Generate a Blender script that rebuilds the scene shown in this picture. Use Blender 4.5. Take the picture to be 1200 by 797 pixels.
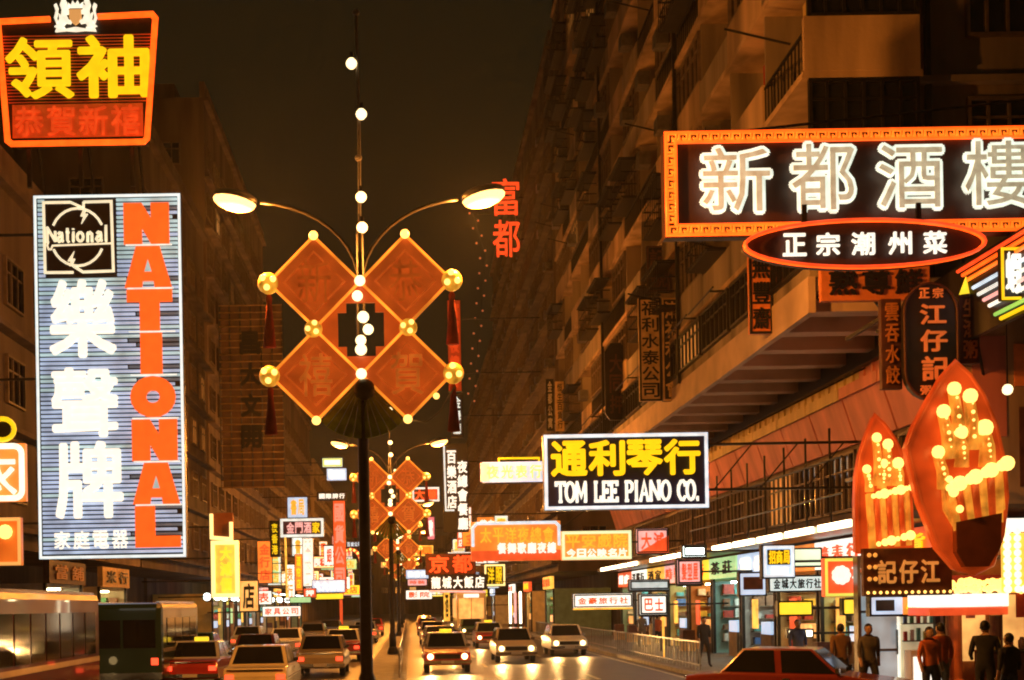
import bpy, bmesh, math, random
from math import sin, cos, pi, radians
from mathutils import Vector, Matrix
random.seed(11)
for o in list(bpy.data.objects): bpy.data.objects.remove(o)
SC = bpy.context.scene
COL = SC.collection

# ---------------------------------------------------------------- camera, sky, exposure
F, CX, CY, EYE, ROLL = 1500.0, 480.0, 710.0, 2.4, radians(.95)
cam_d = bpy.data.cameras.new('camera'); cam = bpy.data.objects.new('camera', cam_d); COL.objects.link(cam)
cam_d.sensor_width = 36; cam_d.lens = 36 * F / 1200
cam_d.shift_x = (600 - CX) / 1200; cam_d.shift_y = (CY - 398.5) / 1200
cam_d.clip_start = .1; cam_d.clip_end = 3000
cam.matrix_world = Matrix.Translation((0, 0, EYE)) @ Matrix.Rotation(pi / 2, 4, 'X') @ Matrix.Rotation(-ROLL, 4, 'Z')
SC.camera = cam
wd = bpy.data.worlds.new('World'); SC.world = wd; wd.use_nodes = True
bg = wd.node_tree.nodes['Background']
bg.inputs['Color'].default_value = (.0100, .0074, .0026, 1)      # night sky over a lit city
bg.inputs['Strength'].default_value = 1.0
SC.view_settings.view_transform = 'Standard'; SC.view_settings.look = 'None'
SC.view_settings.exposure = 0; SC.view_settings.gamma = 1
SC.cycles.use_denoising = True
SC.cycles.max_bounces = 4; SC.cycles.diffuse_bounces = 2; SC.cycles.glossy_bounces = 2
SC.cycles.sample_clamp_indirect = 4
SC.cycles.use_adaptive_sampling = True; SC.cycles.adaptive_threshold = .014; SC.cycles.adaptive_min_samples = 32
SC.cycles.pixel_filter_type = 'BLACKMAN_HARRIS'; SC.cycles.filter_width = 2.0

LAMP_W = 3300.0       # each sodium street lamp
LAMP_C = (1.0, .34, .045)

def Wp(px, py, d):
    """point of the street at depth d that the photograph shows at px, py"""
    u, v = px - CX, CY - py; c, s = cos(ROLL), sin(ROLL)
    return Vector(((u * c + v * s) * d / F, d, EYE + (-u * s + v * c) * d / F))

# ---------------------------------------------------------------- materials
MATS = {}
def mat(name, col, rough=.7, var=.25, scale=3.0, bump=0.0, metal=0.0, streak=False, coat=0.0, spec=.4):
    if name in MATS: return MATS[name]
    m = bpy.data.materials.new(name); m.use_nodes = True; n = m.node_tree.nodes; l = m.node_tree.links
    b = n['Principled BSDF']; b.inputs['Roughness'].default_value = rough; b.inputs['Metallic'].default_value = metal
    b.inputs['Specular IOR Level'].default_value = spec
    if coat: b.inputs['Coat Weight'].default_value = coat
    tc = n.new('ShaderNodeNewGeometry'); mp = n.new('ShaderNodeMapping'); l.new(tc.outputs['Position'], mp.inputs['Vector'])
    if streak: mp.inputs['Scale'].default_value = (1, 1, .12)
    t = n.new('ShaderNodeTexNoise'); t.inputs['Scale'].default_value = scale; t.inputs['Detail'].default_value = 6
    l.new(mp.outputs['Vector'], t.inputs['Vector'])
    r = n.new('ShaderNodeValToRGB')
    a, c = 1 - var, 1 + var * .5
    r.color_ramp.elements[0].position = .3; r.color_ramp.elements[1].position = .7
    r.color_ramp.elements[0].color = (*[min(1, x * a) for x in col], 1); r.color_ramp.elements[1].color = (*[min(1, x * c) for x in col], 1)
    l.new(t.outputs['Fac'], r.inputs['Fac']); l.new(r.outputs['Color'], b.inputs['Base Color'])
    if bump:
        t2 = n.new('ShaderNodeTexNoise'); t2.inputs['Scale'].default_value = scale * 12; t2.inputs['Detail'].default_value = 4
        l.new(tc.outputs['Position'], t2.inputs['Vector'])
        bp = n.new('ShaderNodeBump'); bp.inputs['Strength'].default_value = bump; bp.inputs['Distance'].default_value = .02
        l.new(t2.outputs['Fac'], bp.inputs['Height']); l.new(bp.outputs['Normal'], b.inputs['Normal'])
    MATS[name] = m; return m

def emis(name, col, k=1.0, var=.0, scale=4.0, base=None, alpha_mix=None):
    """a thing that gives off light: emission, a little uneven, over its own paint"""
    if name in MATS: return MATS[name]
    m = bpy.data.materials.new(name); m.use_nodes = True; n = m.node_tree.nodes; l = m.node_tree.links
    b = n['Principled BSDF']; b.inputs['Roughness'].default_value = .35
    b.inputs['Base Color'].default_value = (*(base or [min(.8, c * .6 + .05) for c in col]), 1)
    b.inputs['Emission Strength'].default_value = k
    b.inputs['Emission Color'].default_value = (*col, 1)
    if var:
        tc = n.new('ShaderNodeNewGeometry'); t = n.new('ShaderNodeTexNoise'); t.inputs['Scale'].default_value = scale
        l.new(tc.outputs['Position'], t.inputs['Vector'])
        mr = n.new('ShaderNodeMapRange'); mr.inputs['From Min'].default_value = .3; mr.inputs['From Max'].default_value = .7
        mr.inputs['To Min'].default_value = k * (1 - var); mr.inputs['To Max'].default_value = k * (1 + var)
        l.new(t.outputs['Fac'], mr.inputs['Value']); l.new(mr.outputs['Result'], b.inputs['Emission Strength'])
    MATS[name] = m; return m

concrete = mat('stained_concrete', (.34, .26, .18), .85, .65, .8, .4, streak=True)
concrete2 = mat('brown_render', (.19, .13, .09), .85, .6, .8, .4, streak=True)
concrete3 = mat('dark_render', (.12, .085, .06), .85, .6, .8, .3, streak=True)
plaster = mat('tan_plaster', (.50, .33, .19), .85, .6, .9, .35, streak=True)
soffit = mat('soffit_paint', (.62, .44, .32), .8, .3, .8, .2)
asphalt = mat('asphalt', (.055, .05, .046), .42, .5, 1.2, .35)
paving = mat('paving', (.20, .18, .16), .6, .35, 2.0, .3)
kerbm = mat('kerb_stone', (.30, .28, .25), .7, .3, 3, .3)
roadpaint = mat('road_paint', (.62, .58, .46), .6, .4, 6, .2)
darkmetal = mat('dark_metal', (.03, .026, .022), .45, .3, 5, 0, .6)
greymetal = mat('grey_metal', (.22, .20, .18), .4, .3, 5, 0, .7)
chrome = mat('chrome', (.65, .62, .58), .15, .1, 5, 0, 1.0)
blackboard = mat('black_board', (.016, .012, .010), .45, .3, 3)
brownboard = mat('brown_board', (.10, .035, .018), .55, .4, 4)
navyboard = mat('navy_board', (.012, .014, .045), .35, .3, 3)
tanboard = mat('tan_board', (.60, .38, .16), .6, .35, 3)
orangeboard = mat('orange_board', (.78, .24, .07), .6, .3, 3)
darkglass = mat('dark_glass', (.012, .011, .010), .08, .3, 2, spec=.6)
voidm = mat('dark_room', (.03, .022, .016), .9, .3, 1)
framem = mat('window_frame', (.16, .11, .07), .6, .3, 5)
rubber = mat('rubber', (.02, .02, .02), .8, .2, 6)
pinkpanel = mat('pink_panel', (.62, .20, .15), .65, .3, 1.5, .2, streak=True)
yellowpanel = mat('yellow_panel', (.62, .45, .16), .65, .35, 1.5, .2, streak=True)
gold = emis('painted_glow_gold_foil', (1, .42, .03), .55, .7, 6.0, base=(.8, .45, .08))  # glow put into the foil as emission; the gold balls are no lamps
redcloth = mat('red_cloth', (.45, .05, .02), .8, .3, 6, .3)
greenleaf = mat('green_fan', (.20, .27, .02), .6, .5, 5, .3)
whitewall = mat('shop_wall', (.62, .58, .50), .7, .2, 2)
charblack = mat('black_lettering', (.012, .009, .008), .5, .2, 4)
chargold = mat('orange_lettering', (.62, .24, .05), .5, .3, 4)
skinm = mat('skin', (.42, .25, .16), .55, .15, 8)
hairm = mat('hair', (.012, .010, .009), .5, .2, 20)

E_orange = emis('neon_orange', (1.0, .085, .005), 2.1, .2)
E_orange2 = emis('neon_amber', (1.0, .17, .01), 1.5, .25)
E_red = emis('neon_red', (1.0, .07, .012), 1.1, .25)
E_reddim = emis('neon_red_dim', (1.0, .08, .01), .62, .3)
E_letter = emis('orange_letter', (1.0, .125, .012), .95, .1)
E_yellow = emis('neon_yellow', (1.0, .66, .006), .95, .1)
E_white = emis('neon_white', (1.0, .98, .82), 1.15, .12)
E_white2 = emis('neon_white_soft', (.95, 1.0, .88), .85, .2)
E_cool = emis('neon_cool', (.75, .90, 1.0), .9, .2)
E_tube = emis('neon_field_teal', (.42, .60, .62), .80, .35, 1.5)
E_tube2 = emis('neon_field_blue', (.42, .54, .74), .74, .35, 1.5)
E_dim = emis('neon_field_dim', (.12, .14, .16), .5, .3, 1.5)
E_frame = emis('neon_frame', (.80, .95, .95), .95, .1)
E_bulb = emis('warm_bulb', (1.0, .55, .12), 2.6)
E_bulbw = emis('white_bulb', (1.0, .74, .36), 2.6)
E_lamp = emis('lamp_bowl', (1.0, .52, .14), 4.0)
E_lozenge = emis('lit_red_silk', (1.0, .14, .012), .36, .25, 2.5, base=(.35, .05, .02))
E_edge = emis('amber_edge', (1.0, .27, .02), 1.25, .5, 2.0)
E_fluor = emis('fluorescent', (.86, 1.0, .92), 6.0)
E_fluorw = emis('fluorescent_warm', (1.0, .86, .55), 6.0)
E_shop = emis('shop_tube', (.80, 1.0, .90), 34.0); E_shopw = emis('shop_tube_warm', (1.0, .78, .38), 34.0)
E_canopy = emis('canopy_tube', (1.0, .72, .40), 9.0)
E_head = emis('headlamp', (1.0, .66, .26), 9.0)
E_tail = emis('tail_lamp', (1.0, .06, .02), 2.5)
E_yellowbox = emis('yellow_lightbox', (1.0, .72, .03), 1.1, .1)
E_whitebox = emis('white_lightbox', (1.0, .97, .82), 1.25, .12)
E_bluebox = emis('blue_lightbox', (.55, .72, .95), .85, .15)
E_redbox = emis('red_lightbox', (1.0, .10, .02), .75, .2)
E_orangebox = emis('orange_lightbox', (1.0, .26, .03), .85, .35, 1.2)
E_amberbox = emis('amber_lightbox', (1.0, .50, .06), 1.1, .4, 1.5)
E_greenbox = emis('green_lightbox', (.50, .85, .35), .8, .2)
E_pinkbox = emis('pink_lightbox', (1.0, .50, .45), .9, .2)
E_winlit = emis('lit_curtain', (1.0, .40, .07), .38, .5, 3)
E_winlit2 = emis('lit_room', (1.0, .48, .12), .9, .4, 2)
E_handred = emis('lit_red_shell', (1.0, .10, .010), .30, .75, 1.3, base=(.4, .06, .02))
E_finger = emis('lit_amber_finger', (1.0, .34, .03), .62, .6, 3.0, base=(.4, .12, .02))

# ---------------------------------------------------------------- mesh helpers
class MB:
    def __init__(s): s.v = []; s.f = []
    def box(s, x0, x1, y0, y1, z0, z1):
        n = len(s.v)
        s.v += [(x, y, z) for z in (z0, z1) for y in (y0, y1) for x in (x0, x1)]
        s.f += [tuple(n + i for i in q) for q in ((0, 2, 3, 1), (4, 5, 7, 6), (0, 1, 5, 4), (2, 6, 7, 3), (0, 4, 6, 2), (1, 3, 7, 5))]
        return s
    def prism(s, poly, y0, y1):
        """outline in x,z (counter-clockwise seen from -y) given thickness along y"""
        n = len(s.v); k = len(poly)
        s.v += [(p[0], y0, p[1]) for p in poly] + [(p[0], y1, p[1]) for p in poly]
        s.f.append(tuple(range(n, n + k))); s.f.append(tuple(range(n + 2 * k - 1, n + k - 1, -1)))
        for i in range(k):
            j = (i + 1) % k; s.f.append((n + i, n + k + i, n + k + j, n + j))
        return s
    def prism_x(s, poly, x0, x1):
        """outline in y,z given thickness along x"""
        n = len(s.v); k = len(poly)
        s.v += [(x0, p[0], p[1]) for p in poly] + [(x1, p[0], p[1]) for p in poly]
        s.f.append(tuple(range(n, n + k))); s.f.append(tuple(range(n + 2 * k - 1, n + k - 1, -1)))
        for i in range(k):
            j = (i + 1) % k; s.f.append((n + i, n + k + i, n + k + j, n + j))
        return s
    def tube(s, pts, r, n=6, closed=False, r2=None):
        pts = [Vector(p) for p in pts]; k = len(pts); m0 = len(s.v)
        ext = [max(abs((pts[i] - pts[0])[a]) for i in range(k)) for a in range(3)]
        ax = ext.index(min(ext)); ref0 = Vector([1.0 if a == ax else 0 for a in range(3)])
        for i, p in enumerate(pts):
            a = pts[i - 1] if (i > 0 or closed) else None
            c = pts[(i + 1) % k] if (i < k - 1 or closed) else None
            t1 = (p - a).normalized() if a is not None else (c - p).normalized()
            t2 = (c - p).normalized() if c is not None else t1
            t = t1 + t2
            t = t.normalized() if t.length > 1e-6 else t1
            ref = ref0 if abs(t.dot(ref0)) < .95 else Vector((.3, .8, .5)).normalized()
            nn = t.cross(ref).normalized(); bb = nn.cross(t).normalized()
            sc = 1 / max(.45, t.dot(t1))
            rr = r if r2 is None else r + (r2 - r) * i / (k - 1)
            for q in range(n):
                an = 2 * pi * q / n
                s.v.append(tuple(p + nn * (rr * sc * cos(an)) + bb * (rr * sin(an))))
        for i in range(k if closed else k - 1):
            j = (i + 1) % k
            for q in range(n):
                w = (q + 1) % n
                s.f.append((m0 + i * n + q, m0 + i * n + w, m0 + j * n + w, m0 + j * n + q))
        if not closed:
            s.f.append(tuple(m0 + q for q in range(n - 1, -1, -1))); s.f.append(tuple(m0 + (k - 1) * n + q for q in range(n)))
        return s
    def ball(s, c, r, n=8, m=6, sx=1, sy=1, sz=1):
        b = len(s.v); c = Vector(c)
        s.v.append(tuple(c + Vector((0, 0, -r * sz))))
        for i in range(1, m):
            th = -pi / 2 + pi * i / m
            for q in range(n):
                an = 2 * pi * q / n; s.v.append((c.x + r * sx * cos(th) * cos(an), c.y + r * sy * cos(th) * sin(an), c.z + r * sz * sin(th)))
        s.v.append(tuple(c + Vector((0, 0, r * sz)))); e = len(s.v) - 1
        for q in range(n):
            w = (q + 1) % n
            s.f.append((b, b + 1 + w, b + 1 + q)); s.f.append((e, b + 1 + (m - 2) * n + q, b + 1 + (m - 2) * n + w))
            for i in range(m - 2):
                s.f.append((b + 1 + i * n + q, b + 1 + i * n + w, b + 1 + (i + 1) * n + w, b + 1 + (i + 1) * n + q))
        return s
    def lathe(s, prof, c, axis='z', n=14):
        """profile of (radius, height) turned about an axis through c"""
        b = len(s.v); k = len(prof)
        for (r, h) in prof:
            for q in range(n):
                a = 2 * pi * q / n; x, y = r * cos(a), r * sin(a)
                p = (x, y, h) if axis == 'z' else ((h, x, y) if axis == 'x' else (y, h, x))
                s.v.append((c[0] + p[0], c[1] + p[1], c[2] + p[2]))
        for i in range(k - 1):
            for q in range(n):
                w = (q + 1) % n; s.f.append((b + i * n + q, b + i * n + w, b + (i + 1) * n + w, b + (i + 1) * n + q))
        s.f.append(tuple(b + q for q in range(n - 1, -1, -1))); s.f.append(tuple(b + (k - 1) * n + q for q in range(n)))
        return s
    def mesh(s, name, bevel=0, seg=2):
        m = bpy.data.meshes.new(name); m.from_pydata(s.v, [], s.f); m.update()
        if bevel:
            bm = bmesh.new(); bm.from_mesh(m)
            bmesh.ops.recalc_face_normals(bm, faces=bm.faces)
            es = [e for e in bm.edges if len(e.link_faces) == 2 and e.calc_face_angle(0) > .5]
            bmesh.ops.bevel(bm, geom=es, offset=bevel, segments=seg, affect='EDGES', profile=.6, clamp_overlap=True)
            bm.to_mesh(m); bm.free()
        return m
    def build(s, name, material, parent=None, bevel=0, smooth=False, loc=None):
        m = s.mesh(name, bevel)
        m.materials.append(material)
        if smooth:
            for p in m.polygons: p.use_smooth = True
        return put(name, m, parent, loc)

def put(name, me, parent=None, loc=None, rot=None, scl=None):
    o = bpy.data.objects.new(name, me); COL.objects.link(o)
    if parent is not None: o.parent = parent
    if loc is not None: o.location = loc
    if rot is not None: o.rotation_euler = rot
    if scl is not None: o.scale = scl
    return o
def tag(o, label=None, cat=None, group=None, kind=None):
    for k, v in (('label', label), ('category', cat), ('group', group), ('kind', kind)):
        if v: o[k] = v
    return o
def thing(name, label, cat, loc=(0, 0, 0), rz=0, group=None):
    o = put(name, None, None, loc, (0, 0, rz)); o.empty_display_size = .2
    return tag(o, label, cat, group)
def copy_tree(o, parent=None):
    c = o.copy(); COL.objects.link(c); c.parent = parent
    for ch in list(o.children): copy_tree(ch, c)
    return c
_shared = {}
def shared(key, fn, material, bevel=0, smooth=False):
    k = (key, material.name)
    if k not in _shared:
        m = fn().mesh(key, bevel); m.materials.append(material)
        if smooth:
            for p in m.polygons: p.use_smooth = True
        _shared[k] = m
    return _shared[k]
def unit_box(material): return shared('piece', lambda: MB().box(0, 1, 0, 1, 0, 1), material)
def bx(name, x0, x1, y0, y1, z0, z1, material, parent):
    """a plain box piece that shares its mesh with the alike pieces"""
    return put(name, unit_box(material), parent, (x0, y0, z0), None, (x1 - x0, y1 - y0, z1 - z0))
def bulb_mesh(material): return shared('bulb', lambda: MB().ball((0, 0, 0), 1, 8, 6), material, smooth=True)
def bulb(parent, p, r, material=None, name='bulb'):
    return put(name, bulb_mesh(material or E_bulb), parent, p, None, (r, r, r))

_gl = {}
def glyph(ch, bold, material):
    key = (ch, bold, material.name)
    if key in _gl: return _gl[key]
    base = (ch, bold)
    if base not in _gl:
        cu = bpy.data.curves.new('lettering', 'FONT'); cu.body = ch; cu.extrude = .5; cu.resolution_u = 2
        o = bpy.data.objects.new('lettering', cu); m = o.to_mesh()
        vs = [v.co.copy() for v in m.vertices]; fs = [tuple(p.vertices) for p in m.polygons]
        o.to_mesh_clear(); bpy.data.objects.remove(o); bpy.data.curves.remove(cu)
        if bold > 0:      # thick brush strokes: the face laid down again all round, each a hair behind the last
            flat = [f for f in fs if all(vs[i].z > .49 for i in f)]; use = sorted({i for f in flat for i in f}); ix = {q: i for i, q in enumerate(use)}
            v0 = [vs[i].copy() for i in use]
            for q in range(10):
                a = 2 * pi * q / 10; n0 = len(vs)
                vs += [Vector((v.x + bold * cos(a), v.y + bold * sin(a), .49 - .02 * q)) for v in v0]
                fs += [tuple(n0 + ix[i] for i in f) for f in flat]
        xs = [v.x for v in vs]; ys = [v.y for v in vs]
        x0, x1, y0, y1 = min(xs), max(xs), min(ys), max(ys)
        w, h = max(x1 - x0, 1e-3), max(y1 - y0, 1e-3)
        if ch in '一': h = .3
        if ch in 'I1|': w = .35
        _gl[base] = ([((v.x - (x0 + x1) / 2) / w, -v.z, (v.y - (y0 + y1) / 2) / h) for v in vs], fs)
    v, f = _gl[base]
    me = bpy.data.meshes.new('character'); me.from_pydata(v, [], f); me.update(); me.materials.append(material)
    _gl[key] = me; return me

# ---------------------------------------------------------------- signs
class Sign:
    """a hung sign; x,y of its drawing are in photograph pixels, built at its own depth and size"""
    def __init__(s, name, label, cat, rect, d, group=None, rz=0):
        s.x0, s.y0, s.x1, s.y1 = rect; s.d = d; s.k = d / F
        s.cx = (s.x0 + s.x1) / 2
        c = Wp(s.cx, (s.y0 + s.y1) / 2, d); s.w = (s.x1 - s.x0) * s.k; s.h = (s.y1 - s.y0) * s.k
        s.base = c - Vector((0, 0, s.h / 2))
        s.root = thing(name, label, cat, s.base, rz, group)
    def p(s, x, y, dy=0): return ((x - s.cx) * s.k, dy, (s.y1 - y) * s.k)
    def p2(s, x, y): return ((x - s.cx) * s.k, (s.y1 - y) * s.k)
    def panel(s, m, rect=None, y0=0, y1=.16, name='panel', bevel=.02):
        x0, b0, x1, b1 = rect or (s.x0, s.y0, s.x1, s.y1)
        a, b = s.p2(x0, b1), s.p2(x1, b0)
        return MB().box(a[0], b[0], y0, y1, a[1], b[1]).build(name, m, s.root, bevel)
    def poly(s, pts, m, y0=0, y1=.16, name='panel', parent=None):
        return MB().prism([s.p2(*q) for q in pts], y0, y1).build(name, m, parent or s.root)
    def tube(s, pts, r, m, closed=False, y=-.07, name='neon_tube', n=6, parent=None):
        return MB().tube([s.p(q[0], q[1], y) for q in pts], r, n, closed).build(name, m, parent or s.root, smooth=True)
    def frame(s, inset, r, m, y=-.05, rad=0, name='border_tube'):
        x0, y0, x1, y1 = s.x0 + inset, s.y0 + inset, s.x1 - inset, s.y1 - inset
        if rad:
            pts = []
            for (cx, cy, a0) in ((x1 - rad, y0 + rad, -90), (x1 - rad, y1 - rad, 0), (x0 + rad, y1 - rad, 90), (x0 + rad, y0 + rad, 180)):
                for q in range(5):
                    a = radians(a0 + q * 22.5); pts.append((cx + rad * cos(a), cy + rad * sin(a)))
        else: pts = [(x0, y0), (x1, y0), (x1, y1), (x0, y1)]
        return s.tube(pts, r, m, True, y, name)
    def char(s, ch, rect, m, bold=.02, y=-.06, t=.06, parent=None, name='character'):
        x0, y0, x1, y1 = rect; c = s.p((x0 + x1) / 2, (y0 + y1) / 2, y)
        return put(name, glyph(ch, bold, m), parent or s.root, c, None, ((x1 - x0) * s.k, t, (y1 - y0) * s.k))
    def text(s, st, rect, m, vertical=False, bold=.02, gap=.1, y=-.06, t=.05):
        x0, y0, x1, y1 = rect; n = len(st); out = []
        for i, ch in enumerate(st):
            if vertical:
                st_ = (y1 - y0) / n; r = (x0, y0 + i * st_ + gap * st_ / 2, x1, y0 + (i + 1) * st_ - gap * st_ / 2)
            else:
                st_ = (x1 - x0) / n; r = (x0 + i * st_ + gap * st_ / 2, y0, x0 + (i + 1) * st_ - gap * st_ / 2, y1)
            out.append(s.char(ch, r, m, bold, y, t))
        return out
    def strokes(s, lines, rect, m, r, y=-.06, name='letter', n=6):
        x0, y0, x1, y1 = rect; mb = MB()
        for ln in lines:
            mb.tube([s.p(x0 + q[0] * (x1 - x0), y1 - q[1] * (y1 - y0), y) for q in ln], r, n)
        return mb.build(name, m, s.root, smooth=True)
    def reach(s, X, zs=(.2, .8), strut=True):
        """steel arms from the sign to the wall that carries it (wall face at world X)"""
        xl = X - s.base.x; e = s.w / 2 if xl > 0 else -s.w / 2
        for q in zs:
            z = s.h * q; a, b = sorted((e * .6, xl))
            bx('bracket', a, b, .165, .24, z - .035, z + .035, darkmetal, s.root)
        if strut and abs(xl - e) > .6:
            MB().tube([(e, .2, s.h * .8), (xl, .2, s.h * .8 + min(2.2, abs(xl - e) * .7))], .025, 5).build('stay_rod', darkmetal, s.root)
    def tie(s, Y, xs=(-.35, .35), z=.7):
        """steel arms running back along the street to a wall at world Y"""
        for q in xs:
            bx('bracket', s.w * q - .04, s.w * q + .04, .14, Y - s.base.y, s.h * z - .04, s.h * z + .04, darkmetal, s.root)
    def posts(s, zdown, xs):
        for q in xs:
            bx('support_post', s.w * q - .07, s.w * q + .07, .2, .34, -zdown, s.h * .8, darkmetal, s.root)
            MB().tube([(s.w * q, .3, s.h * .6), (s.w * q, 2.2, -zdown)], .05, 5).build('brace', darkmetal, s.root)

# ---------------------------------------------------------------- ground, road, pavements
def struct(name, mb, m): return tag(mb.build(name, m), kind='structure')
struct('ground', MB().box(-300, 300, -60, 700, -.4, -.02), mat('far_ground', (.09, .075, .06), .85, .3, .2))
road = struct('road', MB().box(-10.5, 9.0, -40, 560, -.018, 0), asphalt)
pvr = struct('pavement', MB().box(9.25, 60, -40, 560, -.015, .13), paving)
struct('pavement', MB().box(-60, -10.75, -40, 560, -.015, .13), paving)
struct('kerb', MB().box(9.0, 9.25, -40, 560, -.015, .14), kerbm)
struct('kerb', MB().box(-10.75, -10.5, -40, 560, -.015, .14), kerbm)
isl = struct('traffic_island', MB().box(-1.55, -.15, 12, 560, -.01, .16), kerbm)
for X in (2.9, 5.9, -4.5, -7.5):
    for i in range(22):
        y = 40 + i * 9
        bx('lane_marking', X - .07, X + .07, y, y + 3, .004, .008, roadpaint, road)
for X in (8.6, -10.1): bx('edge_line', X - .06, X + .06, 20, 400, .004, .008, roadpaint, road)

# ---------------------------------------------------------------- buildings
def loc_box(root, name, side, x0, x1, y0, y1, z0, z1, m):
    a, b = sorted((side * x0, side * x1)); return bx(name, a, b, y0, y1, z0, z1, m, root)

def wframe(w, h, t, dpt, mull=1):
    mb = MB()
    mb.box(-w / 2, -w / 2 + t, -dpt, 0, 0, h); mb.box(w / 2 - t, w / 2, -dpt, 0, 0, h)
    mb.box(-w / 2 + t, w / 2 - t, -dpt, 0, 0, t); mb.box(-w / 2 + t, w / 2 - t, -dpt, 0, h - t, h)
    for i in range(mull):
        x = -w / 2 + w * (i + 1) / (mull + 1); mb.box(x - t * .4, x + t * .4, -dpt * .8, 0, t, h - t)
    mb.box(-w / 2 + t, w / 2 - t, -dpt * .7, 0, h * .68, h * .68 + t * .7)
    return mb

def window(root, p, rz, w, h, lit=None, mull=2, fm=None):
    """window assembly facing local -y before the turn"""
    f = put('window', shared('window%.2f_%.2f_%d' % (w, h, mull), lambda: wframe(w, h, .08, .12, mull), fm or framem), root, p, (0, 0, rz))
    put('pane', shared('pane%.2f_%.2f' % (w, h), lambda: MB().box(-w / 2 + .03, w / 2 - .03, -.03, .02, .03, h - .03), lit or darkglass), f)
    return f

def tenement(name, label, X, side, y0, y1, ht, wall, seed, depth=16, bay=3.4, fl=3.2, z0=5.2, lit=.06, flank=True, ledge=True, hood=False):
    rnd = random.Random(seed)
    r = thing(name, label, 'building', (X, y0, 0)); L = y1 - y0
    loc_box(r, 'wall', side, 0, depth, 0, L, 4.5, ht, wall)
    loc_box(r, 'lower_wall', side, min(4.2, depth * .5), depth, 0, L, .1, 4.5, wall)
    loc_box(r, 'parapet', side, -.12, .25, -.06, L + .02, ht, ht + 1.0, wall)
    loc_box(r, 'cornice', side, -.35, 0, -.05, L, ht - .25, ht - .02, wall)
    nf = int((ht - z0) / fl); nb = int(L / bay); rz = -pi / 2 if side > 0 else pi / 2
    for k in range(nf):
        z = z0 + k * fl
        if ledge: loc_box(r, 'ledge', side, -.45, 0, -.03, L, z - .18, z - .02, wall)
        for b in range(nb):
            y = (b + .5) * L / nb
            q = rnd.random(); lm = E_winlit if q < lit else (E_winlit2 if q < lit * 1.35 else None)
            window(r, (0, y, z + .8), rz, 1.9, 1.6, lm)
            if hood and rnd.random() < .4:
                loc_box(r, 'air_conditioner', side, -.5, 0, y - .4, y + .3, z + .25, z + .75, greymetal)
        if flank:
            for b in range(2):
                xx = side * (2.4 + b * 3.6); q = rnd.random()
                window(r, (xx, 0, z + .8), 0, 1.7, 1.5, E_winlit if q < lit else None)
    for b in range(max(1, int(L / 9))):
        yy = (b + .4) * 9
        loc_box(r, 'roof_hut', side, 2.5, 6, yy, min(L - .3, yy + 3.5), ht, ht + 2.4, wall)
    return r

tenement('tenement_block', 'low dark corner block carrying the crown-topped roof sign', -13, -1, 30, 62, 16.4, concrete2, 1, lit=.03)
tenement('tenement_block', 'dark mid-height block just past the tall striped advertising sign', -13, -1, 62.3, 83, 26.5, concrete3, 2, lit=.05)
tenement('tenement_block', 'tall brown tower block with scaffold hoarding on its corner', -13, -1, 84, 118, 36, concrete2, 3, lit=.06)
tenement('tenement_block', 'distant brown block above the brightly lit far shops', -13.4, -1, 118.5, 176, 27, concrete2, 4, lit=.1, flank=False)
tenement('tenement_block', 'farthest low block on the side of the white lit shops', -13, -1, 177, 300, 22, concrete, 5, lit=.15, flank=False)
tenement('tenement_block', 'dark slab tower bearing the two red roofline characters', 9.8, 1, 84, 142, 39, concrete3, 6, lit=.015, hood=True)
tenement('tenement_block', 'distant narrow dark block past the red-character tower', 9.6, 1, 143, 200, 31, concrete3, 7, lit=.06)
tenement('tenement_block', 'farthest low block beyond the dark tower side', 9.8, 1, 201, 320, 22, concrete2, 8, lit=.15, flank=False)
endb = tenement('tenement_block', 'pale block closing the far end of the street', -34, -1, 360, 380, 24, concrete2, 9, depth=1, flank=False)
loc_box(endb, 'wall', -1, -1.5, -70, 0, 16, .1, 22, concrete2)
for i in range(16):
    for k in range(4): window(endb, (3 + i * 4.0, 0, 6 + k * 3.6), 0, 1.9, 1.7, E_winlit2 if (i * 7 + k * 3) % 4 == 0 else None)

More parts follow.
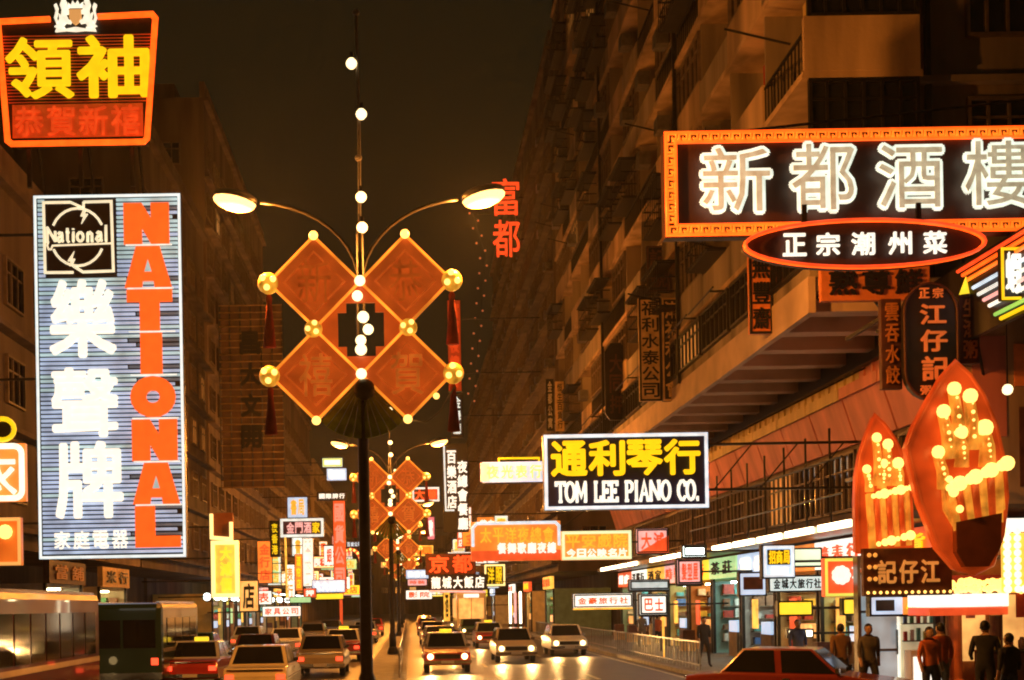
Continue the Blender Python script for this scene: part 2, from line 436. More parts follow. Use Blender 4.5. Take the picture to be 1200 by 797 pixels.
# ---- the large balconied tenement
def big_tenement():
    r = thing('balcony_tenement', 'huge brown balconied tenement overhanging the pavement behind the restaurant sign', 'building', (9.5, 30, 0))
    rnd = random.Random(5); L = 50.0; NB = 14; bw = L / NB; fl = 3.05; z0 = 11.71; NF = 11; top = z0 + NF * fl
    B = lambda n, x0, x1, y0, y1, a, b, m: bx(n, x0, x1, y0, y1, a, b, m, r)
    B('wall', 2.7, 20, .6, L, 9.6, top, concrete)                       # main body over the shops
    B('lower_wall', 7.6, 20, .6, L, .1, 9.6, concrete2)                 # body behind the shops
    B('overhang_slab', 0, 3.6, 0, L, 9.62, 9.9, soffit)
    B('overhang_band', .0, 2.69, 0.02, L, 9.9, z0, concrete)
    for i in range(22):                                                  # joists under the overhang
        y = .3 + i * 2.3; B('joist', .12, 3.5, y, y + .55, 9.2, 9.63, soffit)
    B('edge_beam', -.05, .12, -.05, L, 9.1, 9.95, soffit)
    B('gutter', 3.3, 3.62, -.1, L, 8.95, 9.62, darkmetal)
    cage = shared('window_cage', lambda: cagem(bw - .9), darkmetal)
    for b in range(NB):
        window(r, (-.0, (b + .5) * bw, 10.25), -pi / 2, bw - .3, 1.25, E_winlit if b in (3,) else None, 5, darkmetal)
        if b % 3 != 1: MB().tube([(-.5, b * bw + .2, 11.55), (-.5, (b + 1) * bw - .1, 11.5)], .03, 5).build('rail', darkmetal, r); bx('rail_arm', -.52, .0, b * bw + .5, b * bw + .55, 11.48, 11.53, darkmetal, r)
    B('corner_wall', 3.62, 10, .52, .6, 4.6, 9.55, plaster)
    for (xa, xb, za, zb, m_) in ((4.0, 4.8, 6.2, 8.6, pinkpanel), (5.0, 6.6, 7.4, 8.4, orangeboard), (5.1, 5.9, 5.0, 6.9, brownboard)): B('faded_poster', xa, xb, .49, .52, za, zb, m_)
    railbar = shared('railing', lambda: rail(bw), darkmetal)
    for k in range(NF):
        z = z0 + k * fl
        B('balcony_slab', -.1, 2.72, -.05, L, z - .16, z, plaster)
        # the end of the bay, a plain parapet towards the side street and a grille above it
        B('end_parapet', -.05, 2.66, -.06, .1, z, z + 1.28, plaster)
        g = window(r, (1.35, .08, z + 1.29), 0, 2.6, 1.6, None, 5, darkmetal)
        for b in range(NB):
            y = b * bw; t = rnd.random()
            B('partition', .05, 2.7, y + bw - .1, y + bw, z, z + fl - .16, concrete)
            if t < .62: B('parapet', -.02, .1, y + .02, y + bw - .02, z, z + 1.0 + .15 * (b % 2), plaster if rnd.random() < .6 else concrete)
            else: put('railing', railbar, r, (.03, y, z))
            if rnd.random() < .42:
                lm = None; q = rnd.random()
                if q < .05: lm = E_winlit
                window(r, (.1, y + bw / 2, z + 1.14), -pi / 2, bw - .25, fl - 1.4, lm, 4)
            else:
                q = rnd.random()
                window(r, (2.68, y + bw / 2, z + .5), -pi / 2, 2.2, 1.9, E_winlit if q < .03 else None, 2)
                if rnd.random() < .5:
                    MB().box(.6, .64, y + .5, y + .5 + rnd.uniform(.5, 1.6), z + 1.3 + rnd.random() * .3, z + 2.5).build('laundry', rnd.choice((pinkpanel, yellowpanel, concrete, redcloth)), r)
            if rnd.random() < .34: put('window_cage', cage, r, (-.02, y + .45, z + 1.02))
            if rnd.random() < .28: B('air_conditioner', -.45, .0, y + 1.0, y + 1.7, z + 1.3, z + 1.8, greymetal)
            if rnd.random() < .22:      # a clothes pole out over the street
                MB().tube([(.1, y + 1.5, z + 1.3), (-1.5, y + 1.6, z + 1.75)], .03, 5).build('clothes_pole', darkmetal, r)
        # side-street wall past the bay
        for j, xx in enumerate((5.0, 8.2)):
            lm = E_winlit2 if (k == 2 and j == 0) else (E_winlit if rnd.random() < .1 else None)
            window(r, (xx, .6, z + 1.0), 0, 2.0, 1.6, lm, 3)
        B('ledge', 2.72, 14, .3, .6, z - .15, z, concrete)
    B('drain_pipe', 3.0, 3.12, .45, .59, 0.2, top, darkmetal)
    for yb in (14, 31): B('drain_pipe', -.16, -.04, yb, yb + .12, 9.9, top, darkmetal)
    # first-floor cladding and the sloping pink canopy over the shops
    for i in range(16):
        y = .7 + i * 3.05; m = yellowpanel if 2 <= i <= 10 else pinkpanel
        B('cladding_panel', 3.5, 3.62, y, y + 2.98, 8.3, 9.58, m); B('canopy_valance', 2.90, 2.95, y, y + 2.98, 8.1, 8.42, m)
        for j in range(4): bx('rib', 3.44, 3.5, y + .3 + j * .72, y + .42 + j * .72, 8.32, 9.5, m, r)
        c = MB(); a = y + .02; e = y + 2.96
        c.v += [(2.95, a, 8.30), (2.95, e, 8.30), (3.42, e, 6.85), (3.42, a, 6.85), (3.07, a, 8.30), (3.07, e, 8.30), (3.52, e, 6.85), (3.52, a, 6.85)]
        c.f += [(0, 1, 2, 3), (7, 6, 5, 4), (0, 4, 5, 1), (1, 5, 6, 2), (2, 6, 7, 3), (3, 7, 4, 0)]
        c.build('canopy_panel', pinkpanel, r)
        window(r, (3.5, y + 1.5, 4.95), -pi / 2, 2.8, 1.75, E_winlit if i in (1, 4) else None, 4)
        B('mezzanine_wall', 3.52, 7.6, y, y + 3.05, 4.5, 8.3, concrete2)
    B('shop_canopy', 2.3, 3.52, .8, L, 4.3, 4.5, greymetal)
    for i in range(14):
        if i in (5, 9): continue
        y = 4 + i * 3.2
        B('canopy_fluorescent', 2.2, 2.28, y, y + 2.6, 4.32, 4.50, E_canopy)
    # bamboo scaffold poles before the mezzanine
    for i in range(9):
        y = 6 + i * 2.2
        MB().tube([(2.4, y, 4.5), (2.4, y + .05, 7.2)], .035, 5).build('scaffold_pole', darkmetal, r)
    for z in (5.3, 6.3): MB().tube([(2.38, 5, z), (2.38, 24, z + .05)], .03, 5).build('scaffold_pole', darkmetal, r)
    return r
def cagem(w):
    mb = MB(); d_ = -.62; h_ = 1.5
    for z in (0, .5, 1.0, h_):
        mb.box(d_, d_ + .04, 0, w, z, z + .05)
        for y in (0, w - .04): mb.box(d_ + .04, 0, y, y + .04, z, z + .05)
    for i in range(9): y = i * (w - .04) / 8; mb.box(d_ - .02, d_, y, y + .03, 0, h_ + .05)
    mb.box(d_ + .05, -.01, .05, w - .05, -.03, .0); mb.box(d_ - .1, 0, -.05, w + .05, h_ + .06, h_ + .1)
    return mb
def rail(w):
    mb = MB(); mb.box(-.02, .04, .02, w - .02, 1.0, 1.06); mb.box(-.02, .04, .02, w - .02, .08, .13)
    for i in range(13): mb.box(-.01, .02, .05 + i * (w - .12) / 12, .08 + i * (w - .12) / 12, .13, 1.0)
    return mb
big_tenement()

# ---------------------------------------------------------------- shops
GOODS = [mat('goods_' + n, c, .5, .3, 8) for n, c in (('red', (.5, .06, .04)), ('blue', (.08, .16, .4)), ('yellow', (.7, .5, .06)), ('white', (.7, .68, .62)), ('green', (.08, .3, .12)), ('brown', (.25, .12, .06)), ('teal', (.1, .4, .4)))]
WALLS = [mat('shop_wall_' + n, c, .7, .25, 2) for n, c in (('teal', (.30, .52, .48)), ('cream', (.66, .56, .36)), ('orange', (.62, .28, .10)), ('white', (.66, .64, .58)), ('yellow', (.66, .52, .18)))]
def shop(label, X, side, y0, w, ht, light, fascia, txt, tm, wallm=None, dep=4.0, group=None):
    """an open lit shop: hollow room with tubes in its ceiling, goods, a name board"""
    r = thing('shop', label, 'shop', (X, y0, .131), 0, group); wm = wallm or whitewall
    B = lambda n, x0, x1, a, b, c, d_, m: loc_box(r, n, side, x0, x1, a, b, c, d_, m)
    B('back_wall', dep - .12, dep, 0, w, 0, ht, wm); B('side_wall', .1, dep - .12, 0, .1, 0, ht, wm); B('side_wall', .1, dep - .12, w - .1, w, 0, ht, wm)
    B('ceiling', .1, dep - .12, .1, w - .1, ht - .12, ht, wm); B('floor', .1, dep - .12, .1, w - .1, 0, .03, paving)
    for q in (.3, .7): B('ceiling_tube', .5, dep - .6, w * q - .05, w * q + .05, ht - .2, ht - .13, E_shop if light is E_fluor else E_shopw)
    B('counter', 1.6, 2.2, .5, w - .9, .03, .95, brownboard)
    rnd = random.Random(int(y0 * 10))
    for q in range(4):
        z = .9 + q * .5; B('shelf', dep - .5, dep - .13, .2, w - .2, z - .04, z, framem)
        for j in range(5):
            a = .3 + j * (w - .7) / 5; B('goods', dep - .45, dep - .2, a, a + rnd.uniform(.2, .45), z, z + rnd.uniform(.15, .38), rnd.choice((pinkpanel, yellowpanel, redcloth, tanboard, whitewall)))
    for q in range(5):                                                   # stock along the wall that shows from the street
        z = .55 + q * .5; B('shelf', .35, dep - .7, w - .5, w - .11, z - .04, z, framem)
        for j in range(6):
            a = .4 + j * (dep - 1.2) / 6; B('goods', a, a + rnd.uniform(.22, .45), w - .48, w - .2, z, z + rnd.uniform(.14, .42), rnd.choice(GOODS))
    B('show_case', .02, .5, .6, w * .42, .03, 1.0, framem); B('case_glass', .04, .48, .62, w * .42 - .02, 1.0, 1.45, E_winlit2 if light is E_fluorw else E_bluebox)
    if rnd.random() < .7: B('poster', .0, .05, w * .5, w * .5 + .7, 1.2, 2.3, rnd.choice((E_redbox, E_amberbox, E_pinkbox, E_greenbox)))
    if rnd.random() < .6: B('crate', -.7, -.1, w * .6, w * .6 + .6, 0, .5, tanboard); B('crate', -.65, -.1, w * .6, w * .6 + .55, .5, .95, brownboard)
    B('door_post', 0, .12, 0, .14, 0, ht, darkmetal); B('door_post', 0, .12, w - .14, w, 0, ht, darkmetal)
    f = B('name_board', -.12, .1, .02, w - .02, ht, ht + .85, fascia)
    rz = -pi / 2 if side > 0 else pi / 2
    for i, ch in enumerate(txt):
        n = len(txt); o = (i + .5) * (w - .6) / n + .3
        yy = w - o if side < 0 else w - o
        put('character', glyph(ch, .02, tm), r, (side * -.16, (o if side < 0 else w - o), ht + .43), (0, 0, rz), ((w - .6) / n * .75, .06, .55))
    return r

RS = [('bright goods shop with red name board beside the side street', E_fluor, E_redbox, '百貨', E_yellow),
      ('teal-lit watch shop with pale name board under the canopy', E_fluor, E_whitebox, '鐘表行', E_red),
      ('shop with orange lit board and five dark characters', E_fluorw, E_orangebox, '藥材參茸行', charblack),
      ('cool-lit shop with blue name board next to the orange one', E_fluor, E_bluebox, '電器', E_white),
      ('shop with green lit name board under the pink canopy', E_fluor, E_greenbox, '茶莊', charblack),
      ('warm-lit shop with yellow name board and red lettering', E_fluorw, E_yellowbox, '金行', E_red),
      ('white-lit shop with two-character pink name board', E_fluor, E_pinkbox, '時裝', E_red),
      ('shop with amber board behind the bus stop post', E_fluorw, E_amberbox, '酒家', charblack),
      ('shop with white board and three black characters', E_fluor, E_whitebox, '洋服行', charblack),
      ('last shop under the overhang with red lit board', E_fluorw, E_redbox, '餅店', E_white)]
for i, (lb, li, fa, tx, tm) in enumerate(RS): shop(lb, 13.05, 1, 31.4 + i * 4.8, 4.6, 3.2, li, fa, tx, tm, WALLS[(i * 2 + 2) % 5])
LS = [('dim shop with brown board opposite the turning car', E_fluorw, brownboard, '當舖', chargold),
      ('dim shop with tan board beneath the striped advertising sign', E_fluorw, tanboard, '米行', charblack),
      ('white lit shop with blue board past the yellow framed lightbox', E_fluor, E_bluebox, '相機', E_white),
      ('white lit shop with red board past the blue one', E_fluor, E_redbox, '電視', E_white),
      ('white lit shop with plain white board and red lettering', E_fluor, E_whitebox, '照相', E_red),
      ('far shop with yellow board and strong white light', E_fluor, E_yellowbox, '珠寶', E_red),
      ('far shop with pink board among the white lights', E_fluor, E_pinkbox, '皮鞋', E_red),
      ('far shop with amber board among the white lights', E_fluorw, E_amberbox, '麵家', E_red),
      ('far shop with green board among the white lights', E_fluor, E_greenbox, '藥房', E_white),
      ('farthest shop with orange board under the low block', E_fluorw, E_orangebox, '茶樓', charblack)]
LY = [46, 54, 85, 91, 97, 104, 112, 124, 136, 150]
for i, (lb, li, fa, tx, tm) in enumerate(LS): shop(lb, -13.05, -1, LY[i], 5.2, 3.3, li, fa, tx, tm, WALLS[(i * 3 + 3) % 5])

# ---------------------------------------------------------------- median lamp posts and new-year lanterns
def lamp_post(y, lights=True):
    X0 = -.82
    r = thing('street_lamp', 'tall dark median lamp post with two curved arms and glowing heads', 'street lamp', (X0, y, .16), 0, 'lamp posts along the median')
    MB().lathe([(.16, 0), (.16, .9), (.12, 1.0), (.10, 6.0), (.075, 9.2), (.05, 9.4)], (0, 0, 0), n=10).build('pole', darkmetal, r, smooth=True)
    MB().lathe([(.26, 0), (.26, .12), (.19, .3), (.165, .32)], (0, 0, 0), n=10).build('base_collar', darkmetal, r)
    MB().tube([(0, 0, 9.2), (.02, 0, 11.2), (.0, 0, 13.35)], .03, 6).build('mast', greymetal, r)
    z0 = 9.0; zt = 10.0 - .16 + .1
    for sg in (-1, 1):
        pts = [(sg * (.03 + 2.0 * (1 - cos(radians(q * 8.5)))) , 0, 8.30 + 1.55 * sin(radians(q * 8.5))) for q in range(11)]
        MB().tube(pts, .035, 7).build('arm', darkmetal, r, smooth=True)
        hd = put('lamp_head', None, r, (sg * 2.33, 0, zt - .04), (0, sg * radians(-13 if sg > 0 else -13), 0)); hd.empty_display_size = .1
        MB().ball((0, 0, .05), .43, 14, 8, 1, .55, .34).build('housing', greymetal, hd, smooth=True)
        MB().ball((0, 0, -.03), .42, 14, 8, .98, .58, .42).build('bowl', E_lamp, hd, smooth=True)
        if lights:
            ld = bpy.data.lights.new('lamp_light', 'POINT'); ld.energy = LAMP_W; ld.color = LAMP_C; ld.shadow_soft_size = .12
            lo = bpy.data.objects.new('lamp_light', ld); COL.objects.link(lo); lo.parent = r; lo.location = (sg * 2.33, 0, zt - .42)
    for q, z in enumerate((13.38, 10.65, 9.1)): MB().ball((0, 0, z), .07, 8, 6).build('insulator', greymetal, r)
    for (dx, z) in ((-.10, 12.4), (.07, 11.45), (.04, 9.9), (.05, 9.33)):
        bulb(r, (dx, -.06, z), .105, E_bulbw)
        bx('socket', dx - .03, dx + .03, -.1, 0, z + .09, z + .2, darkmetal, r)
    return r

def lantern(y):
    X0 = -.82; d0 = 24.
    r = thing('new_year_lantern', 'lit red four-diamond new year lantern with gold balls on a median lamp post', 'lantern', (X0, y - .2, 5.2), 0, 'new year lanterns along the median')
    hd = .85; up, lo = 8.42 - 5.2, 6.70 - 5.2; cx = .845
    chars = {(1, 1): '恭', (1, 0): '賀', (-1, 1): '新', (-1, 0): '禧'}
    ychar = {}
    for sg in (-1, 1):
        for lv, zc in ((1, up), (0, lo)):
            q = put('diamond', None, r, (sg * cx, 0, zc)); q.empty_display_size = .1
            MB().prism([(-hd, 0), (0, -hd), (hd, 0), (0, hd)], -.10, .10).build('silk_panel', E_lozenge, q)
            MB().tube([(-hd, -.1, 0), (0, -.1, -hd), (hd, -.1, 0), (0, -.1, hd)], .028, 5, True).build('edge_tube', E_edge, q)
            e = hd * .66
            MB().tube([(-e, -.12, 0), (0, -.12, -e), (e, -.12, 0), (0, -.12, e)], .018, 5, True).build('inner_edge', emis('faint_amber', (1, .16, .015), .34, .4), q)
            put('character', glyph(chars[(sg, lv)], .012, emis('faint_gold_character', (1, .2, .02), .42, .4) if lv == 0 else emis('fainter_gold_character', (1, .15, .012), .30, .4)), q, (0, -.13, 0), None, (.62, .03, .80))
    # joining ring with a dark eight-sided opening
    zc = (up + lo) / 2; ring = MB(); ho, hi = .62, .45; ch_ = .14
    outer = [(-ho, -ho), (ho, -ho), (ho, ho), (-ho, ho)]
    for (a, b, c, d_) in ((-.72, .72, -.80, -.50), (-.72, .72, .50, .80), (-.84, -.43, -.499, .499), (.43, .84, -.499, .499)):
        ring.box(a, b, .02, .09, zc + c, zc + d_)
    for sx in (-1, 1):
        for sz in (-1, 1): ring.box(sx * .36 - .09, sx * .36 + .09, .03, .08, zc + sz * .42 - .1, zc + sz * .42 + .1)
    ring.build('joining_ring', E_lozenge, r)
    for (px, pz, s_) in ((-1.70, up, .20), (1.70, up, .20), (-1.70, lo, .20), (1.70, lo, .20), (-.88, zc, .17), (.88, zc, .17)):
        g = put('gold_ball', shared('ball', lambda: MB().ball((0, 0, 0), 1, 12, 8), gold, smooth=True), r, (px, -.06, pz), None, (s_, s_, s_))
        for q in range(3):
            a = q * 2.1 + px
            put('bulb', bulb_mesh(E_bulb), g, (.55 * cos(a), -.85, .55 * sin(a)), None, (.30, .30, .30))
    for (px, pz) in ((-cx, up + hd), (cx, up + hd), (-cx, lo - hd), (cx, lo - hd), (0, up), (0, lo), (-.05, up - .28)):
        bulb(r, (px, -.16, pz), .085 if abs(px) > .5 else .10, E_bulb if abs(px) > .5 else E_bulbw)
    for (px, pz, s_) in ((.05, 7.75 - 5.2, .11), (.14, 7.52 - 5.2, .10), (0, 7.32 - 5.2, .10), (0, 7.15 - 5.2, .11)): bulb(r, (px, -.15, pz), s_, E_bulbw)
    # green fan under the lower diamonds
    fan = []
    n = 14
    for i in range(n):
        a0 = radians(200 + 140 * i / n); a1 = radians(200 + 140 * (i + 1) / n - 1.5)
        R = 1.02
        m = MB().prism([(.1 * cos(a0), lo - .1 + .1 * sin(a0)), (R * cos(a0), lo - .22 + R * sin(a0) * .92), (R * cos(a1), lo - .22 + R * sin(a1) * .92), (.1 * cos(a1), lo - .1 + .1 * sin(a1))], .10 + .01 * (i % 2), .13 + .01 * (i % 2))
        m.build('fan_blade', greenleaf, r)
    MB().ball((.05, -.1, 6.42 - 5.2), .20, 12, 8).build('hub_ball', darkmetal, r, smooth=True)
    for sg in (-1, 1):
        for zz, ln in ((up, 1.0), (lo, .9)):
            MB().lathe([(.02, 0), (.06, -.08), (.05, -.2), (.12, -ln), (.02, -ln - .01)], (sg * 1.70, 0, zz - .17), n=8).build('tassel', redcloth, r, smooth=True)
    cab = MB().tube([(cx + .02, -.05, lo - hd), (cx + .35, -.05, lo - hd - .05), (cx + .62, -.05, lo - hd + .16), (1.72, -.05, lo - .25)], .018, 5).build('festoon_cable', greymetal, r, smooth=True)
    bulb(r, (1.38, -.08, lo - .42), .06, E_bulb)
    bx('clamp', -.12, .12, .02, .32, zc - .9, zc - .8, darkmetal, r); bx('clamp', -.12, .12, .02, .32, zc + .8, zc + .9, darkmetal, r)
    bx('spine', -.04, .04, .1, .16, lo - .9, up + .6, darkmetal, r)
    return r
for y in (24, 60, 96, 132, 168, 204): lamp_post(y)
l0 = lantern(24)
for y in (60, 96, 132, 168):
    c = copy_tree(l0); c.location.y = y - .2
# guard rail on the median
def guard():
    mb = MB()
    for i in range(9): mb.box(-.02, .02, i * .5 - .02, i * .5 + .02, 0, .95)
    mb.box(-.025, .025, -.02, 4.02, .9, .95); mb.box(-.02, .02, -.02, 4.02, .15, .19)
    return mb
gm = shared('railing_panel', guard, greymetal)
g0 = thing('guard_rail', 'low steel guard rail running along the median', 'railing', (-.35, 40, .16))
for i in range(20): put('railing_panel', gm, g0, (0, i * 4.2, 0))
g1 = thing('guard_rail', 'pedestrian guard rail along the kerb before the overhang', 'railing', (9.5, 42, .13))
for i in range(13): put('railing_panel', gm, g1, (0, i * 4.2, 0))

# ---------------------------------------------------------------- big signs
RW, RB, LW = 13.0, 9.5, -13.0        # lower wall, balcony face, opposite wall
# -- roof sign with crest
s = Sign('roof_sign', 'trapezoid roof sign with yellow characters, orange neon rim and white crest', 'sign', (-4, 18, 186, 171), 42)
s.poly([(10, 170), (172, 170), (185, 20), (-4, 27)], blackboard, 0, .25)
for i in range(22):
    y = 42 + i * 3.7; f_ = (y - 20) / 150
    if y < 121: s.tube([(2 + 12 * f_, y), (180 - 12 * f_, y)], .018, emis('faint_red_line', (1, .12, .02), .10), y=-.03, name='slat_tube', n=4)
s.tube([(61, 24), (0, 26), (9, 165), (14, 169), (168, 169), (172, 165), (184, 25), (180, 20), (117, 22)], .10, E_orange, y=-.12, name='rim_tube', n=8)
s.char('領', (8, 45, 89, 118), E_yellow, .028, -.14, .08); s.char('袖', (91, 44, 177, 118), E_yellow, .028, -.14, .08)
pn = s.panel(emis('red_glow_board', (1, .13, .015), .16, .4), (14, 122, 167, 161), -.03, -.001, 'lower_panel')
s.text('恭賀新禧', (15, 125, 166, 160), E_reddim, bold=.012, y=-.09, t=.03)
# crest: crowned shield between two rampant beasts on a scroll
ck = emis('crest_white', (1, .93, .72), 1.0, .15)
def crest_poly(pts, m=ck, y=-.16, name='crest_piece'): return s.poly(pts, m, y, y + .08, name)
lion = [(0, 0), (3, -2), (6, -9), (5, -16), (8, -13), (9, -19), (7, -25), (9, -31), (13, -33), (15, -28), (13, -24), (17, -26), (19, -23), (15, -20), (20, -18), (19, -15), (14, -14), (17, -8), (21, -6), (19, -3), (14, -4), (11, -1), (13, 2), (6, 2)]
crest_poly([(66 + a, 33 + b) for a, b in lion], name='crest_beast')
crest_poly([(116 - a, 33 + b) for a, b in lion][::-1], name='crest_beast')
tail = [(0, 0), (-3, -8), (-1, -16), (-3, -23), (0, -25), (2, -20), (1, -13), (0, -8), (2, -2)]
crest_poly([(69 + a, 31 + b) for a, b in tail], name='crest_tail'); crest_poly([(113 - a, 31 + b) for a, b in tail][::-1], name='crest_tail')
crest_poly([(84, 14), (98, 14), (98, 24), (95, 29), (91, 32), (87, 29), (84, 24)], emis('crest_amber', (1, .5, .15), .6), -.2, 'crest_shield')
crest_poly([(84, 11), (82, 5), (86, 8), (88, 3), (91, 7), (94, 3), (96, 8), (100, 5), (98, 11)], name='crest_crown')
crest_poly([(67, 39), (69, 34), (80, 36), (91, 34), (102, 36), (113, 34), (115, 39), (102, 38), (91, 39), (80, 38)], name='crest_scroll')
s.posts(s.base.z - 16.4 + .0, (-.32, 0, .32))

# -- tall striped advertising sign
s = Sign('advertising_sign', 'tall pale blue striped sign with orange block letters and white characters', 'sign', (43.5, 229, 215, 654), 40)
s.panel(blackboard, None, 0, .35)
s.frame(1.5, .045, E_frame, -.08)
rnd = random.Random(3)
lx0, lx1 = 47, 211
for i in range(81):
    y = 235 + i * 5.15
    m = E_tube if rnd.random() < max(.15, .95 - i / 55) else E_tube2
    segs = [(48, 211)]
    if y < 325: segs = [(48, 55.5), (140, 211)]
    if rnd.random() < .28: segs[-1] = (segs[-1][0] if y < 325 else 48, rnd.choice((150, 160, 205)))
    for a, b in segs: s.tube([(a, y), (b, y)], .050, m, y=-.04, name='stripe_tube', n=5)
    if segs[-1][1] < 190: s.tube([(segs[-1][1] + 2, y), (211, y)], .045, E_dim, y=-.04, name='stripe_tube', n=5)
s.panel(mat('logo_black', (.014, .007, .006), .4), (56, 238, 138, 321), -.12, -.02, 'logo_board')
lg = lambda pts, r=.04: s.tube(pts, r, emis('logo_cream', (1, .92, .62), .85, .1), y=-.16, name='logo_tube')
ux = lambda a: 50 + a * 100 / 759; uy = lambda b: 225 + b * 105 / 797
lg([(ux(285), uy(100)), (ux(45), uy(100)), (ux(50), uy(720)), (ux(300), uy(722))], .045); lg([(ux(400), uy(100)), (ux(645), uy(98)), (ux(655), uy(715)), (ux(385), uy(720)), (ux(300), uy(665))], .045)
lg([(ux(285), uy(100)), (ux(390), uy(150))]); lg([(ux(400), uy(100)), (ux(400), uy(150))])
lg([(ux(343 + 235 * cos(a)), uy(405 - 250 * sin(a))) for a in [radians(156 - q * 13.2) for q in range(11)]])
lg([(ux(343 + 235 * cos(a)), uy(415 + 250 * sin(a))) for a in [radians(156 - q * 13.2) for q in range(11)]])
for (bx_, by_, m_) in ((400, 165, 1), (290, 665, -1)):
    pts = [(0, 0), (-28, 62), (0, 62), (-22, 130), (38, 42), (8, 42), (24, 0)]
    pts = [(ux(bx_ + m_ * a), uy(by_ + m_ * b)) for a, b in pts]
    s.poly(pts[::-1], MATS['logo_cream'], -.2, -.13, 'logo_bolt')
lg([(ux(645), uy(470)), (ux(120), uy(482)), (ux(105), uy(515)), (ux(85), uy(515)), (ux(72), uy(480)), (ux(85), uy(445))], .03)
SER = {'N': [[(-.05, 0), (.2, 0)], [(.08, 0), (.08, 1)], [(.0, 1), (.1, 1), (.85, .02)], [(.85, 0), (.85, .75)]],
       'a': [[(.1, .52), (.3, .64), (.55, .6), (.6, .45), (.6, .05), (.75, 0)], [(.6, .4), (.2, .32), (.05, .15), (.25, 0), (.6, .12)]],
       't': [[(.3, .95), (.3, .1), (.45, 0), (.6, .05)], [(.05, .66), (.6, .66)]],
       'i': [[(.3, 0), (.3, .62), (.15, .62)], [(.15, 0), (.45, 0)], [(.3, .84), (.3, .92)]],
       'o': [[(.35 + .33 * cos(a * pi / 5), .32 + .32 * sin(a * pi / 5)) for a in range(11)]],
       'n': [[(.1, .62), (.15, .6), (.15, 0)], [(.15, .45), (.4, .62), (.6, .5), (.6, 0)], [(.02, 0), (.28, 0)], [(.48, 0), (.75, 0)]],
       'l': [[(.1, 1.05), (.3, 1.05), (.3, 0)], [(.12, 0), (.5, 0)]]}
xx = 68
for ch, wd_ in zip('National', (90, 75, 52, 45, 80, 82, 75, 42)):
    s.strokes(SER[ch], (ux(xx), uy(325), ux(xx + wd_ * 1.02), uy(448)), MATS['logo_cream'], .045, y=-.17, name='logo_letter'); xx += wd_ * 1.03
wm_ = emis('sign_white_face', (1, .98, .84), 1.05, .05)
for ch, rc in (('樂', (60, 328, 139, 420)), ('聲', (61, 431, 140, 513)), ('牌', (64, 517, 144, 608))): s.char(ch, rc, wm_, .030, -.13, .08)
s.text('家庭電器', (60, 622, 150, 643), wm_, bold=.015, gap=.16, y=-.13)
def blk(x0, y0, x1, y1, kind):
    X = lambda a: x0 + a * (x1 - x0); Y = lambda b: y0 + b * (y1 - y0)
    P = {'N': [[(0, 0), (.40, 0), (.60, .36), (.60, 0), (1, 0), (1, 1), (.60, 1), (.40, .62), (.40, 1), (0, 1)]],
         'A': [[(-.02, 1), (.24, 0), (.76, 0), (1.02, 1), (.64, 1), (.62, .84), (.38, .84), (.36, 1)]],
         'T': [[(0, 0), (1, 0), (1, .30), (.72, .30), (.72, 1), (.28, 1), (.28, .30), (0, .30)]],
         'I': [[(.26, 0), (.74, 0), (.74, 1), (.26, 1)]],
         'L': [[(0, 0), (.44, 0), (.44, .72), (1, .72), (1, 1), (0, 1)]]}
    if kind == 'O':
        n = 20; mb = MB()
        for i in range(n):
            a, b = 2 * pi * i / n, 2 * pi * (i + 1) / n
            q = lambda t, r: s.p2(X(.5 + r * .5 * cos(t)), Y(.5 + r * .5 * sin(t)))
            mb.prism([q(b, 1), q(a, 1), q(a, .30), q(b, .30)], -.16, -.09)
        return mb.build('block_letter', E_letter, s.root)
    for pl in P[kind]:
        s.poly([(X(a), Y(b)) for a, b in pl][::-1], E_letter, -.16, -.09, 'block_letter')
    if kind == 'A': s.poly([(X(.5), Y(.32)), (X(.42), Y(.62)), (X(.58), Y(.62))], E_tube, -.165, -.161, 'letter_gap')
for i, ch in enumerate('NATIONAL'):
    y0 = 240 + i * 50.6; o_ = i * 1.1
    blk(149 + o_, y0, 202 + o_, y0 + 48.5, ch)
    if i: s.tube([(150 + o_, y0 - 1), (204 + o_, y0 - 1)], .025, E_white2, y=-.17, name='divider_tube', n=5)
s.reach(LW, (.1, .5, .9), False)

# -- three signs cut by the edge of the view
s = Sign('neon_sign', 'yellow neon loop above the orange white-rimmed sign', 'sign', (-34, 490, 18, 517), 38)
s.panel(blackboard, (-30, 494, 12, 513), .05, .12)
s.tube([(3 + 14 * cos(a), 503.5 + 12.5 * sin(a)) for a in [pi * 2 * q / 16 for q in range(16)]], .075, E_yellow, True, y=-.02, name='neon_tube')
s.tube([(-12, 491), (-30, 491), (-30, 516), (-12, 516)], .075, E_yellow, y=-.02); s.reach(LW - .2, (.5,), False)
s = Sign('neon_sign', 'orange sign with rounded white neon rim and white character', 'sign', (-44, 520, 30, 588), 38)
s.panel(E_orangebox, None, 0, .2); s.frame(3.5, .085, E_white, -.08, 9); s.char('衣', (-30, 530, 21, 582), wm_, .02, -.09); s.reach(LW - .2, (.5,), False)
s = Sign('light_box', 'amber lightbox with glowing lamp under the orange white-rimmed sign', 'sign', (-44, 607, 25, 663), 38)
s.panel(emis('amber_dim_box', (1, .22, .02), .45, .5, .8), None, 0, .2); s.frame(2, .05, emis('amber_rim', (1, .5, .12), .8), -.05)
for q in range(3): bulb(s.root, s.p(8 - q * 22, 624, -.14), .22, E_bulb)
s.reach(LW - .2, (.5,), False)

